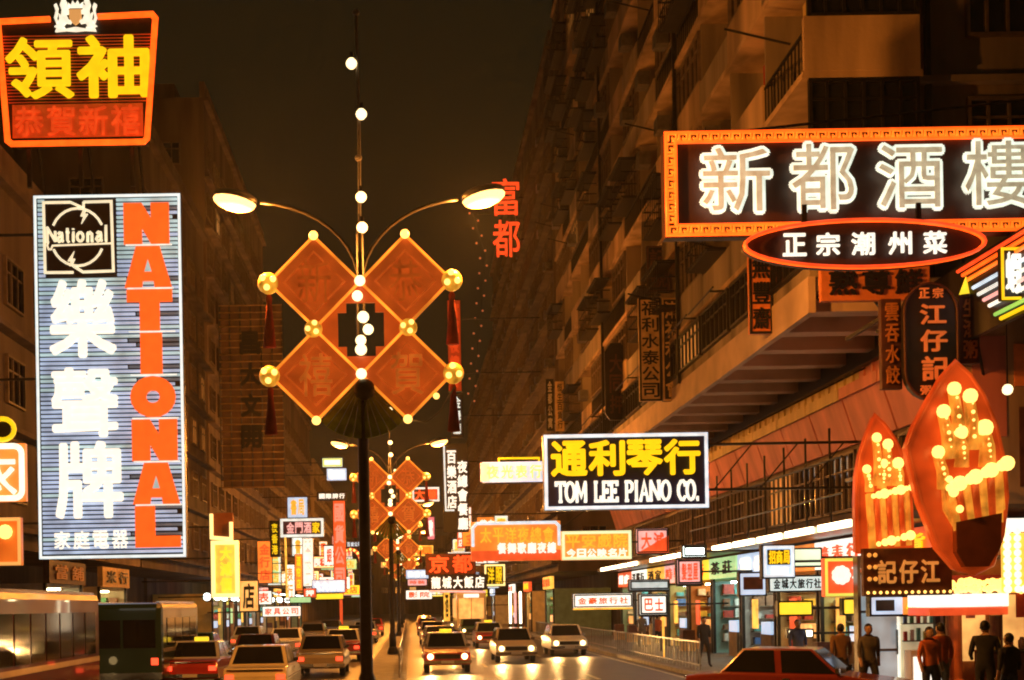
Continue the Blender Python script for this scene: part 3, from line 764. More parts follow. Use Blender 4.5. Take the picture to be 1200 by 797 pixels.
# -- restaurant sign with meander rim
s = Sign('restaurant_sign', 'long dark restaurant sign with orange meander neon rim and white characters', 'sign', (778, 152, 1262, 275), 26)
s.panel(mat('restaurant_board', (.045, .016, .008), .5, .3, 2), None, 0, .3)
s.frame(2, .035, E_orange, -.09); s.frame(13, .035, E_orange, -.09)
def meander(x0, y0, x1, y1, vert=False):
    L = (y1 - y0) if vert else (x1 - x0); n = int(L / 12.5); st = L / n; pts = []
    for i in range(n):
        a = i * st
        for (u, v) in ((0, 8), (0, 0), (.72, 0), (.72, 5.5), (.36, 5.5), (.36, 3), (.36, 8), (1, 8)):
            pts.append((x0 + v, y0 + a + u * st) if vert else (x0 + a + u * st, y0 + v))
    return pts
for rc in ((783, 155.5, 1258, 164, False), (783, 263.5, 1258, 272, False), (781.5, 167, 790, 262, True)):
    s.tube(meander(*rc), .019, E_orange2, y=-.09, name='meander_tube', n=4)
w1 = emis('character_rim', (.92, 1.0, .82), 1.0, .15); w2 = emis('character_face', (.62, .56, .36), .62, .35)
for ch, rc in (('新', (816, 171, 903, 253)), ('都', (920, 168, 1001, 253)), ('酒', (1021, 171, 1103, 252)), ('樓', (1121, 168, 1206, 251))):
    c = s.char(ch, rc, w1, .050, -.16, .10)
    put('character_face', glyph(ch, .004, w2), c, (0, -.62, 0), None, (.90, .3, .90))
s.tie(30.6, (-.02, .3), .8); s.tie(30.6, (.3,), .2)
MB().tube([s.p(800, 152, .3), (6.2, 4.0, s.h + 2.2)], .03, 5).build('stay_rod', darkmetal, s.root)
# -- oval sign beneath it
s = Sign('oval_sign', 'dark oval neon sign with orange double rim under the restaurant sign', 'sign', (870, 258, 1153, 316), 25.7)
ov = lambda rx, ry, n=40: [(1011.5 + rx * cos(2 * pi * q / n), 287 - ry * sin(2 * pi * q / n)) for q in range(n)]
s.poly(ov(140, 28), MATS['restaurant_board'], 0, .2); s.tube(ov(140, 27.5), .035, E_orange, True, y=-.06, n=6); s.tube(ov(140, 27.5), .03, E_red, True, y=-.15, n=6)
for ch, x in zip('正宗潮州菜', (929, 968, 1009, 1052, 1093)): s.char(ch, (x - 14, 274, x + 14, 301), wm_, .03, -.1, .06)
s.tie(30.6, (.3,), .9); bx('hanger', -1.2, -1.1, .05, .12, s.h - .03, s.h + .35, darkmetal, s.root); bx('hanger', 1.1, 1.2, .05, .12, s.h - .03, s.h + .35, darkmetal, s.root)

# -- piano shop sign
s = Sign('shop_sign', 'black sign with yellow characters, white serif letters and pale blue rim', 'sign', (637, 508, 830, 597), 36)
s.panel(navyboard, None, 0, .3); s.frame(2.5, .05, E_cool, -.06)
for i, ch in enumerate('通利琴行'): s.char(ch, (645 + i * 44, 516, 688 + i * 44, 558), E_yellow, .036, -.1, .08)
SLAB = {'T': [[(0, .8), (0, 1), (1, 1), (1, .8)], [(.5, 1), (.5, 0)], [(.28, 0), (.72, 0)]],
        'O': [[(.5 + .46 * cos(a * pi / 8), .5 + .5 * sin(a * pi / 8)) for a in range(17)]],
        'M': [[(-.02, 0), (.22, 0)], [(.1, 0), (.1, 1), (.0, 1)], [(.12, 1), (.5, .25), (.88, 1)], [(1, 1), (.9, 1), (.9, 0)], [(.74, 0), (1.02, 0)]],
        'L': [[(0, 1), (.5, 1)], [(.22, 1), (.22, 0)], [(0, 0), (.95, 0), (.95, .28)]],
        'E': [[(0, 1), (.95, 1), (.95, .78)], [(.2, 1), (.2, 0)], [(.2, .52), (.7, .52)], [(.7, .66), (.7, .38)], [(0, 0), (.95, 0), (.95, .22)]],
        'P': [[(0, 0), (.5, 0)], [(.22, 0), (.22, 1)], [(0, 1), (.7, 1), (.95, .88), (.95, .62), (.7, .48), (.22, .48)]],
        'I': [[(.2, 0), (.8, 0)], [(.5, 0), (.5, 1)], [(.2, 1), (.8, 1)]],
        'A': [[(-.05, 0), (.25, 0)], [(.1, 0), (.5, 1), (.9, 0)], [(.75, 0), (1.05, 0)], [(.25, .34), (.75, .34)]],
        'N': [[(-.02, 0), (.25, 0)], [(.1, 0), (.1, 1), (.0, 1)], [(.1, 1), (.9, 0)], [(.9, 0), (.9, 1)], [(.72, 1), (1.05, 1)]],
        'C': [[(.95, .7), (.92, .85), (.7, 1), (.4, .98), (.12, .75), (.05, .5), (.12, .25), (.4, .02), (.7, 0), (.95, .2)], [(.95, .7), (.95, .98)]],
        '.': [[(.1, 0), (.35, 0), (.35, .1), (.1, .1)]]}
x = 651.0
for ch, wd_ in zip('TOM LEE PIANO CO.', (14, 15, 18, 9, 12, 12, 12, 9.5, 13, 9, 15, 17, 15, 9.5, 13, 14, 5)):
    if ch != ' ': s.strokes(SLAB[ch], (x, 565, x + wd_ * .70, 587), wm_, .044, -.1, 'serif_letter')
    x += wd_ * .79
s.reach(RW, (.25, .85))
for q in range(3): MB().tube([(s.w / 2 + .2 + q * 1.3, .2, s.h * .25), (s.w / 2 + 1.3 + q * 1.3, .2, s.h * .85)], .02, 5).build('lattice_bar', darkmetal, s.root)

# -- unlit hanging boards on the tenement
def board(label, rect, d, m, tm, txt, X=RB, group=None, bold=.02, rim=None, vertical=True, name='hanging_board', inset=3, zs=(.15, .85)):
    s = Sign(name, label, 'sign', rect, d, group); s.panel(m, None, 0, .18)
    if rim: s.frame(1.2, .035, rim, -.02, name='rim')
    s.text(txt, (rect[0] + inset, rect[1] + inset, rect[2] - inset, rect[3] - inset), tm, vertical, bold, .12, -.03, .05)
    if X is not None: s.reach(X, zs, False)
    return s
board('tan upright board with six black characters beside its dark twin', (749, 349, 775, 470), 46, tanboard, charblack, '福利水泰公司', rim=darkmetal)
board('dark upright board with tan characters beside the tan one', (776, 349, 802, 470), 45.6, blackboard, tanboard, '潮福利公會', rim=tanboard)
board('orange upright board of three black characters below the restaurant sign rim', (878, 296, 905, 391), 33, orangeboard, charblack, '無豐齋', rim=darkmetal)
board('wide orange board with black characters under the oval sign', (962, 310, 1090, 352), 28.6, orangeboard, charblack, '熟尊鮮', None, vertical=False, inset=6, bold=.03).tie(30.6, (-.3, .3), .6)
board('dark upright board on the tenement beneath the tall ledge', (758, 288, 784, 342), 47, blackboard, brownboard, '記號', rim=brownboard)
s = Sign('hanging_board', 'dark eight-sided upright board low on the balcony wall', 'sign', (709, 400, 735, 492), 56)
s.poly([(714, 492), (730, 492), (735, 484), (735, 412), (728, 402), (716, 402), (709, 412), (709, 484)], blackboard, 0, .2); s.text('大同押', (714, 414, 730, 486), brownboard, True, y=-.04); s.reach(RB, (.2, .8), False)
board('narrow faded board with five small characters beside the piano shop sign top', (651, 447, 661, 505), 75, tanboard, charblack, '恒生百貨行', inset=2)
board('narrow dark board with pale characters at the tenement end', (640, 444, 649, 505), 77, blackboard, whitewall, '金都公寓', inset=2)

# -- noodle shop signs at the corner
s = Sign('noodle_shop_sign', 'black elongated oval sign with three orange characters', 'sign', (1060, 332, 1122, 468), 27.5)
pts = []
for (cy, a0) in ((365, 180), (435, 0)):
    for q in range(11): a = radians(a0 + q * 18); pts.append((1091 + 31 * cos(a), cy + 33 * sin(a)))
s.poly(pts[::-1], blackboard, 0, .2); s.tube(pts, .03, brownboard, True, y=-.02, name='rim')
for ch, rc in (('江', (1077, 357, 1108, 381)), ('仔', (1077, 387, 1109, 413)), ('記', (1078, 418, 1110, 447))): s.char(ch, rc, emis('dim_orange_character', (1, .22, .03), .30, .2), .03, -.05)
for x in (1077, 1093): s.char('正' if x < 1080 else '宗', (x, 338, x + 12, 350), MATS['dim_orange_character'], .02, -.04); s.char('粥' if x < 1080 else '麵', (x, 452, x + 12, 463), MATS['dim_orange_character'], .02, -.04)
s.tie(30.6, (0,), .85)
board('narrow brown board with orange characters on one side of the black oval', (1033, 350, 1057, 456), 27.8, brownboard, chargold, '雲吞水餃', None, inset=4).tie(30.6, (0,), .85)
board('short brown board of three orange characters under a yellow lamp', (1124, 345, 1148, 426), 27.8, brownboard, chargold, '生滾粥', None, inset=4).tie(30.6, (0,), .85)
s = Sign('cone_lamp', 'small yellow cone lamp on top of the short brown board', 'lamp', (1124, 322, 1146, 345.5), 27.85)
MB().lathe([(.19, 0), (.17, .03), (.02, .42), (.0, .43)], (0, .09, 0), n=10).build('shade', E_yellowbox, s.root, smooth=True)
MB().lathe([(.22, -.06), (.22, 0), (.15, .01)], (0, .09, 0), n=10).build('base', greymetal, s.root)

# -- hand-shaped bulb signs
def hand(label, rect, d, tips, belt, cuff, big):
    s = Sign('hand_sign', label, 'sign', rect, d); x0, y0, x1, y1 = rect; w, h = x1 - x0, y1 - y0
    P = lambda a, b: (x0 + a * w, y0 + b * h)
    shell = [(.50, 0), (.64, .06), (.78, .16), (.90, .30), (.98, .48), (1.0, .64), (.95, .82), (.84, .96), (.66, 1.0), (.48, .98), (.30, .88), (.12, .66), (.03, .48), (.0, .40), (.08, .30), (.22, .18), (.38, .06)] if big else \
            [(.36, 0), (.52, .06), (.72, .18), (.90, .34), (.98, .55), (1.0, .80), (1.0, 1.0), (.0, 1.0), (.0, .62), (.03, .42), (.10, .28), (.22, .14)]
    sh = s.poly([P(*q) for q in shell][::-1], E_handred, .0, .32, 'shell')
    s.tube([P(*q) for q in shell], .05, E_handred, True, y=.02, name='shell_rim')
    for (a, b, a2, b2, r) in tips:
        mb = MB().tube([s.p(*P(a2, b2), -.10), s.p(*P((a + a2) / 2 + .01, (b + b2) / 2), -.16), s.p(*P(a, b), -.12)], r, 10, r2=r * .72)
        f = mb.build('finger', E_finger, s.root, smooth=True)
        bulb(s.root, s.p(*P(a, b), -.2), r * 1.0, E_bulb)
        for q in range(5):
            t = (q + 1) / 6.5; pp = s.p(*P(a + (a2 - a) * t, b + (b2 - b) * t), -.14 - r)
            bulb(s.root, pp, .02 + .022 * ((q * 5 + int(a * 50)) % 3) / 2, E_bulb, 'small_bulb')
    palm = [P(*q) for q in belt['palm']]
    s.poly(palm, E_finger, -.08, -.0, 'palm')
    (pax, pay), (pbx, pby), (pcx, pcy), (pdx, pdy) = belt['quad']
    for q in range(7):
        t = (q + .5) / 7; tp = P(pax + (pbx - pax) * t, pay + (pby - pay) * t); bt = P(pdx + (pcx - pdx) * t, pdy + (pcy - pdy) * t)
        r_ = abs(pbx - pax) * w * s.k / 13
        MB().tube([s.p(*tp, -.1), s.p(*bt, -.1)], r_, 8).build('pleat', (E_finger, E_handred)[q % 2], s.root, smooth=True)
    for (p0, p1, n, r) in belt['rows']:
        for q in range(n):
            t = q / max(1, n - 1); pp = P(p0[0] + (p1[0] - p0[0]) * t, p0[1] + (p1[1] - p0[1]) * t)
            bulb(s.root, s.p(*pp, -.28), r * (1.1 + .35 * ((q * 7) % 3 - 1)), E_bulb)
    if cuff: s.poly([P(*q) for q in cuff], mat('cuff_brown', (.20, .05, .02), .6), -.2, -.0, 'cuff')
    s.tie(30.6 if not big else 30.6, (0,), .6); return s
hand('smaller lit red hand-shaped sign with bulb fingertips and two bulb rows', (1004, 487, 1068, 646), 28.2,
     [(.32, .17, .36, .52, .11), (.52, .22, .52, .52, .12), (.13, .40, .2, .56, .10), (.44, .36, .42, .54, .10), (.70, .36, .72, .52, .13)],
     dict(quad=((.15, .58), (.92, .52), (.96, .96), (.2, .98)), palm=[(.15, .58), (.92, .52), (.96, .96), (.2, .98)][::-1], rows=[((.22, .60), (.92, .54), 8, .075), ((.30, .95), (.88, .89), 6, .075)]), None, False)
hand('larger lit red hand-shaped sign with bulb fingertips and dark cuff', (1064, 424, 1180, 672), 27.0,
     [(.44, .135, .5, .42, .15), (.60, .17, .62, .42, .16), (.33, .24, .40, .46, .15), (.50, .34, .52, .50, .15), (.74, .32, .78, .50, .18), (.27, .43, .34, .60, .14)],
     dict(quad=((.35, .60), (.93, .50), (.92, .76), (.44, .80)), palm=[(.33, .58), (.94, .50), (.96, .70), (.80, .78), (.44, .78), (.34, .70)][::-1], rows=[((.36, .60), (.94, .49), 12, .11), ((.36, .56), (.40, .62), 2, .10), ((.46, .70), (.47, .70), 1, .11)]),
     [(.44, .76), (.90, .72), (.88, .88), (.76, .97), (.52, .97), (.44, .90)][::-1], True)

# -- neon-striped fascia beside the corner
fr = thing('neon_fascia', 'row of parallel coloured neon stripes running back along the corner', 'neon fascia', (12.2, 21, 8.2))
bx('backing_board', .06, .2, 0, 9.4, -.2, 1.5, blackboard, fr)
for i, (m, z) in enumerate(((E_red, 1.36), (E_orange, 1.22), (E_orange2, 1.06), (E_cool, .82), (E_white2, .62), (E_pinkbox, .44), (E_white, .26), (emis('neon_green', (.35, .85, .15), .7), .02), (E_yellow, -.12))):
    MB().tube([(0, .1, z), (0, 7.2 - i * .25, z)], .045, 6).build('neon_stripe', m, fr, smooth=True)
s = Sign('neon_sign', 'small black sign with white figure and yellow neon rim before the stripes', 'sign', (1172, 290, 1210, 352), 25.5)
s.panel(blackboard, None, 0, .12); s.frame(2, .03, E_yellow, -.04); s.char('蝦', (1177, 296, 1196, 344), wm_, .03, -.05); s.tie(30.6, (.2,), .3)
s = Sign('hanging_bulb', 'single bare bulb hanging on a cord by the corner wall', 'lamp', (1174, 420, 1187, 463), 28)
bulb(s.root, (0, 0, .12), .12, E_bulbw); MB().tube([(0, 0, .2), (0, 0, 3.1)], .012, 4).build('cord', darkmetal, s.root); bx('arm', -.02, .02, -.02, 2.7, 3.05, 3.1, darkmetal, s.root)
for i, (a, b) in enumerate((((1128, 305), (1206, 425)), ((1000, 318), (1040, 372)), ((1206, 330), (1146, 372)))):
    p0, p1 = Wp(*a, 28.4), Wp(*b, 30.6 if i else 28.4); p1.y = 30.62
    tag(MB().tube([Vector((0, 0, 0)), p1 - p0], .035, 5).build('stay_rod', darkmetal, None, loc=p0), ('long slanting dark stay rod before the neon stripes', 'short slanting stay rod before the wide orange board', 'thin slanting rod crossing the long stay rod')[i], 'rod')
# -- signs over the corner shops
s = board('brown board with tan characters and bulb rows under the smaller hand sign', (1012, 642, 1116, 698), 28.0, brownboard, emis('lit_tan_character', (1, .42, .08), .4, .2), '記仔江', None, vertical=False, inset=14, bold=.03); s.tie(30.6, (0,), .6)
for q in range(14): bulb(s.root, s.p(1016 + q * 7.4, 694, -.05), .035, E_bulb)
for q in range(3): bulb(s.root, s.p(1018, 650 + q * 14, -.05), .05, emis('dim_bulb', (1, .4, .06), .8)); bulb(s.root, s.p(1025, 650 + q * 14, -.05), .05, MATS['dim_bulb'])
s = Sign('marquee', 'white lit shop marquee with red underside and rows of bulbs', 'marquee', (1088, 694, 1180, 721), 28.6)
s.panel(E_whitebox, (1088, 696, 1180, 711), -.1, 1.2, 'fascia'); s.panel(E_redbox, (1088, 711.5, 1180, 721), -.06, 1.2, 'underside')
rr = random.Random(8)
for q in range(34): bulb(s.root, s.p(1092 + (q % 17) * 5.2 + rr.uniform(-1, 1), 691 - (q // 17) * 7 + rr.uniform(-3, 2), .05), rr.uniform(.05, .11), E_bulb)
s.tie(30.6, (-.3, .3), .5)
s = Sign('bulb_sign', 'amber lit upright sign edged with bulbs at the marquee end', 'sign', (1172, 607, 1262, 694), 28.2)
s.panel(E_amberbox, (1180, 624, 1262, 694), 0, .3); s.panel(E_whitebox, (1180, 607, 1262, 622), -.05, .3, 'top_box')
for q in range(9): bulb(s.root, s.p(1178, 690 - q * 8.5, -.1), .09, E_bulbw); bulb(s.root, s.p(1190, 690 - q * 8.5, -.1), .08, E_bulbw)
for q in range(6): bulb(s.root, s.p(1198 + q * 10, 690, -.1), .09, E_bulbw)
s.tie(30.6, (-.2,), .5)
s = Sign('shop_sign', 'red square sign with white flower and yellow-green neon rim', 'sign', (966, 654, 1014, 699), 31.5)
s.panel(E_redbox, None, 0, .25); s.frame(2, .035, emis('neon_lime', (.8, .9, .12), .8), -.04)
fl = MB()
for q in range(9): a = q * 2 * pi / 9; fl.ball((s.p(985 + 7 * cos(a), 674 + 7 * sin(a), -.06)), .095, 8, 6, 1, .4, 1)
fl.ball(s.p(985, 674, -.06), .14, 8, 6, 1, .4, 1); fl.build('flower', wm_, s.root, smooth=True)
s.char('花', (998, 662, 1010, 686), wm_, .02, -.04); s.reach(RW, (.3, .8), False)
def lightbox(label, rect, d, m, txt='', tm=None, rim=None, X=RW, vertical=False, bold=.03, name='shop_sign', group=None, rad=0, inset=None, y1=.22, zs=(.5,), rr_=.035):
    s = Sign(name, label, 'sign', rect, d, group); s.panel(m, None, 0, y1)
    e_ = .05 / s.k; s.panel(darkmetal, (rect[0] - e_, rect[1] - e_, rect[2] + e_, rect[3] + e_), .03, y1 + .05, 'casing', 0)
    if rim: s.frame(1.2, rr_, rim, -.05, rad)
    i = inset if inset is not None else max(2, .12 * min(rect[2] - rect[0], rect[3] - rect[1]))
    if txt: s.text(txt, (rect[0] + i, rect[1] + i, rect[2] - i, rect[3] - i), tm, vertical, bold, .14, -.05, .05)
    if X is not None: s.reach(X, zs, False)
    return s
s = lightbox('blue sign with three yellow bars over white lettering', (895, 640, 930, 676), 35, E_bluebox, '', None, E_cool)
s.panel(blackboard, (899, 644, 926, 662), -.03, 0, 'dark_band'); s.text('招商局', (900, 645, 925, 661), E_yellow, bold=.03, y=-.07); s.text('酒店', (902, 664, 924, 673), wm_, bold=.03)
lightbox('pale green-white canopy lightbox over the flower sign', (906, 644, 962, 663), 37, E_fluor if False else emis('pale_green_box', (.75, 1, .72), 1.1, .25, 1.5))
lightbox('narrow pale blue lightbox with dark middle near the blue sign', (868, 672, 897, 697), 38, E_bluebox, '', None).panel(brownboard, (871, 676, 894, 691), -.03, 0, 'dark_band')
lightbox('long white lightbox with small lettering over the yellow bar', (903, 676, 964, 692), 36, emis('cool_white_box', (.8, .95, .9), .8, .25, 2), '金城大旅行社', charblack, None)
lightbox('slanted solid yellow light bar above the turning car', (914, 706, 951, 720), 34, E_yellowbox)
lightbox('small yellow lightbox below the red flower sign', (990, 703, 1008, 719), 32, E_yellowbox)
lightbox('white fluorescent bar under the yellow bar', (925, 739, 952, 746), 36, E_fluorw, name='light_bar')
lightbox('pale box sign with dark window and white base by the brown board', (1022, 700, 1058, 720), 30.2, E_bluebox, '', None, X=None).panel(blackboard, (1026, 703, 1048, 716), -.03, 0, 'dark_band')
lightbox('orange lit panel between the pale box sign and the marquee', (1058, 700, 1086, 720), 30.2, E_orangebox, '小食', E_yellow, X=None)
# -- middle-distance signs over the road
s = Sign('neon_sign', 'wide red and amber sign with white rounded neon rim and six white figures', 'sign', (552, 611, 657, 657), 58)
s.panel(E_orangebox, (552, 611, 657, 657), 0, .3); s.panel(E_redbox, (552, 645, 657, 657), -.04, 0, 'lower_band')
s.tube([(554, 640), (554, 618), (559, 613), (651, 613), (655, 617), (655, 640)], .07, E_cool, y=-.09, name='border_tube')
s.text('太平洋夜總會', (562, 618, 650, 636), emis('amber_character', (1, .45, .03), 1.0, .2), bold=.02, y=-.06); s.text('餐舞歌廳夜總', (582, 636, 652, 649), wm_, bold=.04, y=-.1); s.reach(RB, (.7,), True)
s = Sign('neon_sign', 'amber sign with pale green neon rim beside the red and amber one', 'sign', (658, 622, 740, 656), 53)
s.panel(E_orangebox, None, 0, .3); s.frame(2, .06, emis('neon_palegreen', (.85, 1, .55), .95), -.06); s.text('平安戲院', (662, 626, 736, 642), MATS['amber_character'], bold=.03, y=-.08); s.text('今日公映名片', (663, 643, 735, 653), wm_, bold=.04, y=-.08); s.reach(RB, (.6,), True)
s = lightbox('pale blue and pink lightbox with yellow neon loop behind the piano sign', (565, 541, 640, 565), 62, E_bluebox, '夜光表行', emis('pale_yellow_character', (1, .8, .2), .9), None, RB, inset=4)
s.panel(E_pinkbox, (563, 542, 574, 564), -.03, .1, 'pink_end'); s.tube([(585, 541), (585, 537), (632, 537), (632, 541)], .05, E_yellow, y=.05)
s = Sign('neon_sign', 'two upright columns of white neon characters with thin white corner line', 'sign', (519, 520, 549, 624), 78)
s.panel(blackboard, None, .0, .2); s.tube([(521, 522), (522, 598), (532, 598)], .05, E_white2, y=-.05, name='corner_tube'); s.text('百樂酒店', (524, 527, 535, 597), wm_, True, .03, .12, -.06); s.text('夜總會餐廳', (536, 539, 548, 622), wm_, True, .03, .12, -.06); s.reach(RB, (.2, .8), False)
lightbox('red upright neon sign behind the median lantern edge', (525, 352, 540, 458), 92, emis('dim_red_board', (1, .08, .01), .18), '富都夜總會', E_reddim, None, 9.8, True, .02, zs=(.2, .8))
lightbox('narrow upright sign with small white neon figures below the red one', (529, 462, 542, 512), 90, blackboard, '金舞廳', E_white2, None, 9.8, True, .02, zs=(.5,))
s = Sign('rooftop_characters', 'two large red neon characters high on the dark slab tower', 'sign', (577, 207, 609, 304), 99)
s.text('富都', (577, 207, 609, 304), E_red, True, .012, .1, 0, .12)
for q in (.25, .75): bx('rail', -.05 - 1.1, 1.1, .08, .16, s.h * q - .1, s.h * q, darkmetal, s.root)
s.reach(9.8, (.25, .75), False)
# strings of small lamps down the tower side
s = Sign('lamp_string', 'slanting string of small dim lamps hung beside the dark slab tower', 'lamp string', (549, 250, 574, 470), 120)
cb = MB().tube([s.p(556, 250), s.p(570, 300), s.p(552, 470)], .03, 4).build('cable', darkmetal, s.root)
for q in range(26):
    t = q / 25; xx = 556 + 12 * min(1, t * 4) - 18 * max(0, t - .25) / .75
    bulb(s.root, s.p(xx + (4 if q % 2 else -4), 250 + 220 * t, -.05), .10, emis('dim_red_lamp', (1, .3, .1), .35))
bx('bracket', 0, 9.9 - s.base.x, -.05, .05, s.h - .1, s.h, darkmetal, s.root)

# ---------------------------------------------------------------- signs of the far street
s = Sign('light_box', 'tall amber lightbox in a bright yellow frame on the far kerb side', 'sign', (248, 634, 280, 700), 62)
s.panel(E_amberbox, None, 0, .3); s.frame(2, .10, emis('neon_bright_amber', (1, .72, .25), 1.6), -.06); s.text('大減價', (258, 640, 272, 694), E_yellowbox, True, .03, .1, -.05); s.reach(LW, (.3, .7), False)
s = Sign('light_box', 'small open amber neon bracket above the tall amber lightbox', 'sign', (247, 601, 273, 633), 62)
s.panel(mat('rust_board', (.22, .07, .03), .6), None, 0, .25); s.tube([(248, 602), (248, 630), (271, 632), (271, 612)], .09, MATS['neon_bright_amber'], y=-.06); s.reach(LW, (.5,), False)
lightbox('low amber lit box at the foot of the tall amber lightbox', (281, 681, 302, 716), 66, emis('soft_amber_box', (1, .55, .15), .8, .4, 1.5), '店', charblack, E_winlit2, LW)
s = lightbox('white-rimmed banner sign with pink and yellow characters on a thin post', (329, 608, 379, 629), 88, mat('plum_board', (.08, .02, .04), .5), '', None, E_white2, LW, rr_=.09)
for i, (ch, m) in enumerate(zip('金門酒家', (E_pinkbox, E_pinkbox, E_pinkbox, E_yellow))): s.char(ch, (336 + i * 10, 612, 345 + i * 10, 625), m, .03, -.08)
s.tube([(334, 629), (335, 700)], .07, E_amberbox, y=.05, name='lit_post')
for lb, rc, d, m, tx, tm, rim, vert in (
    ('small pill-shaped sign with yellow-green rim high over the far shops', (378, 537, 401, 547), 118, E_whitebox, '', None, MATS['neon_lime'], 0),
    ('pale blue small sign below the pill-shaped one', (383, 549, 406, 563), 116, E_bluebox, '電視行', E_white, None, 0),
    ('thin white-lettered dark sign on top of the tall red upright sign', (372, 577, 406, 586), 114, blackboard, '國際牌行', E_white, None, 0),
    ('tall plain red upright sign over the far shops', (391, 587, 405, 690), 118, E_redbox, '國貨公司', emis('pale_red_character', (1, .35, .25), .7), None, 1),
    ('tall narrow white and pink upright sign near the banner sign', (355, 631, 367, 688), 104, E_pinkbox, '大新公司', E_white, E_white2, 1),
    ('narrow orange upright sign beside the white and pink one', (346, 650, 354, 692), 100, E_orangebox, '酒帘店', E_yellow, None, 1),
    ('short cream upright lightbox under the banner sign', (335, 662, 345, 704), 96, E_whitebox, '表行', E_orange2, None, 1),
    ('slim dark upright sign with yellow neon figures near the lit post', (317, 611, 327, 652), 92, blackboard, '夜香港', E_yellow, None, 1),
    ('white sign with red characters below the tall red sign', (380, 640, 399, 662), 122, E_whitebox, '銀行', E_red, None, 0),
    ('blue-white lettered dark sign near the median far away', (405, 634, 425, 642), 130, blackboard, '百貨公司', E_cool, None, 0),
    ('wide pale blue canopy sign over the far white shops', (366, 680, 404, 694), 100, E_bluebox, '大大公司', E_white, None, 0),
    ('yellow strip sign among the far white shops', (370, 696, 402, 702), 98, E_yellowbox, '', None, None, 0),
    ('green strip sign among the far white shops', (340, 700, 364, 706), 92, E_greenbox, '', None, None, 0),
    ('small red square sign over the far white shops', (356, 690, 370, 700), 96, E_redbox, '押', E_white, None, 0),
    ('white lightbox with red figure close above the far shops', (300, 693, 318, 708), 80, E_whitebox, '表', E_red, None, 0),
    ('bright white long canopy box over the far shops', (308, 711, 352, 722), 82, E_whitebox, '家具公司', E_red, None, 0)):
    lightbox(lb, rc, d, m, tx, tm, rim, LW, bool(vert), .03, inset=1.5 if min(rc[2] - rc[0], rc[3] - rc[1]) < 16 else None, rr_=.07)
for lb, rc, d, m, tx, tm, rim, vert in (
    ('small red-lettered sign with white rim between lantern and white columns', (483, 571, 515, 588), 112, brownboard, '大華', E_red, E_white2, 0),
    ('orange oval-like amber sign low beside the second lantern', (478, 639, 508, 652), 130, brownboard, '樂園', E_orange2, E_amberbox, 0),
    ('pair of large red neon characters low over the road', (499, 649, 557, 673), 105, mat('dark_red_board', (.12, .02, .01), .6), '京都', E_red, None, 0),
    ('dark sign with five white characters and pink underline tube', (503, 674, 570, 691), 98, blackboard, '龍城大飯店', E_white, None, 0),
    ('blue and white crowded sign at the far road side', (476, 668, 502, 678), 125, E_bluebox, '珠寶行', E_white, None, 0),
    ('pink sign under the blue and white crowded one', (478, 679, 500, 686), 128, E_pinkbox, '時裝', E_red, None, 0),
    ('pale lightbox just above the far headlights', (476, 692, 506, 702), 120, E_whitebox, '影院', E_red, None, 0),
    ('small magenta upright sign beneath the second lantern', (501, 606, 509, 632), 118, emis('magenta_box', (.9, .2, .3), .6), '歌', E_white, None, 1),
    ('slim amber upright sign beside the dark doorway columns', (520, 692, 527, 728), 112, E_amberbox, '酒', charblack, None, 1)):
    sg_ = lightbox(lb, rc, d, m, tx, tm, rim, RB + .3, bool(vert), .03, inset=1.5, rr_=.08)
    if 'underline' in lb: sg_.tube([(503, 692.5), (569, 694)], .08, E_pinkbox, y=-.03, name='underline_tube')
# red arch of bulbs over a far doorway
s = Sign('bulb_arch', 'red arch edged with bulbs over a far shop door', 'sign', (398, 642, 424, 692), 125)
s.tube([(411 + 12 * cos(a), 660 - 16 * sin(a)) for a in [pi * q / 10 for q in range(11)]], .16, E_redbox, y=0, name='arch_tube')
for q in range(9): a = pi * q / 8; bulb(s.root, s.p(411 + 12 * cos(a), 660 - 16 * sin(a), -.2), .12)
for x in (399, 423): s.tube([(x, 660), (x, 738)], .16, E_redbox, y=0, name='arch_tube')
# bands of canopy light at the far kerbs
for lb, rc, d, m in (('white lit box canopy with amber glow on the kerb before the tenement', (672, 696, 741, 712), 66, E_whitebox),
                     ('square white lightbox on top of the bus stop post', (750, 697, 782, 720), 52, E_whitebox),
                     ('pale sloped canopy above the square white lightbox', (738, 680, 784, 691), 56, emis('dim_cool_box', (.7, .8, .8), .6, .3)),
                     ('pale pink lightbox sign behind a white lamp', (794, 656, 822, 684), 48, E_pinkbox),
                     ('white curved lamp box over the pale pink sign', (801, 640, 827, 652), 46, E_fluor),
                     ('slanted white and red banner box near the pale green sign', (746, 620, 783, 648), 60, E_pinkbox)):
    tx_ = {'white lit': '金豪旅行社', 'square w': '巴士', 'pale pink': '髮型屋', 'slanted ': '大減'}.get(lb[:9 if lb.startswith(('white l', 'pale pin')) else 8], '')
    s = lightbox(lb, rc, d, m, tx_, E_red if 'white' in lb else emis('deep_pink_character', (.9, .2, .2), .7), darkmetal, RW, inset=4)
    bx('lower_trim', -s.w / 2, s.w / 2, -.06, .3, -.10, -.005, E_amberbox if 'amber' in lb else darkmetal, s.root)
    if 'bus stop' in lb:
        bx('post', -.05, .05, .05, .15, -s.base.z + .13, 0, greymetal, s.root); bx('post', .35, .43, .05, .13, -s.base.z + .13, 0, E_amberbox, s.root)
    if 'slanted' in lb: s.poly([(746, 648), (783, 648), (783, 628)], E_redbox, -.06, 0, 'red_corner')
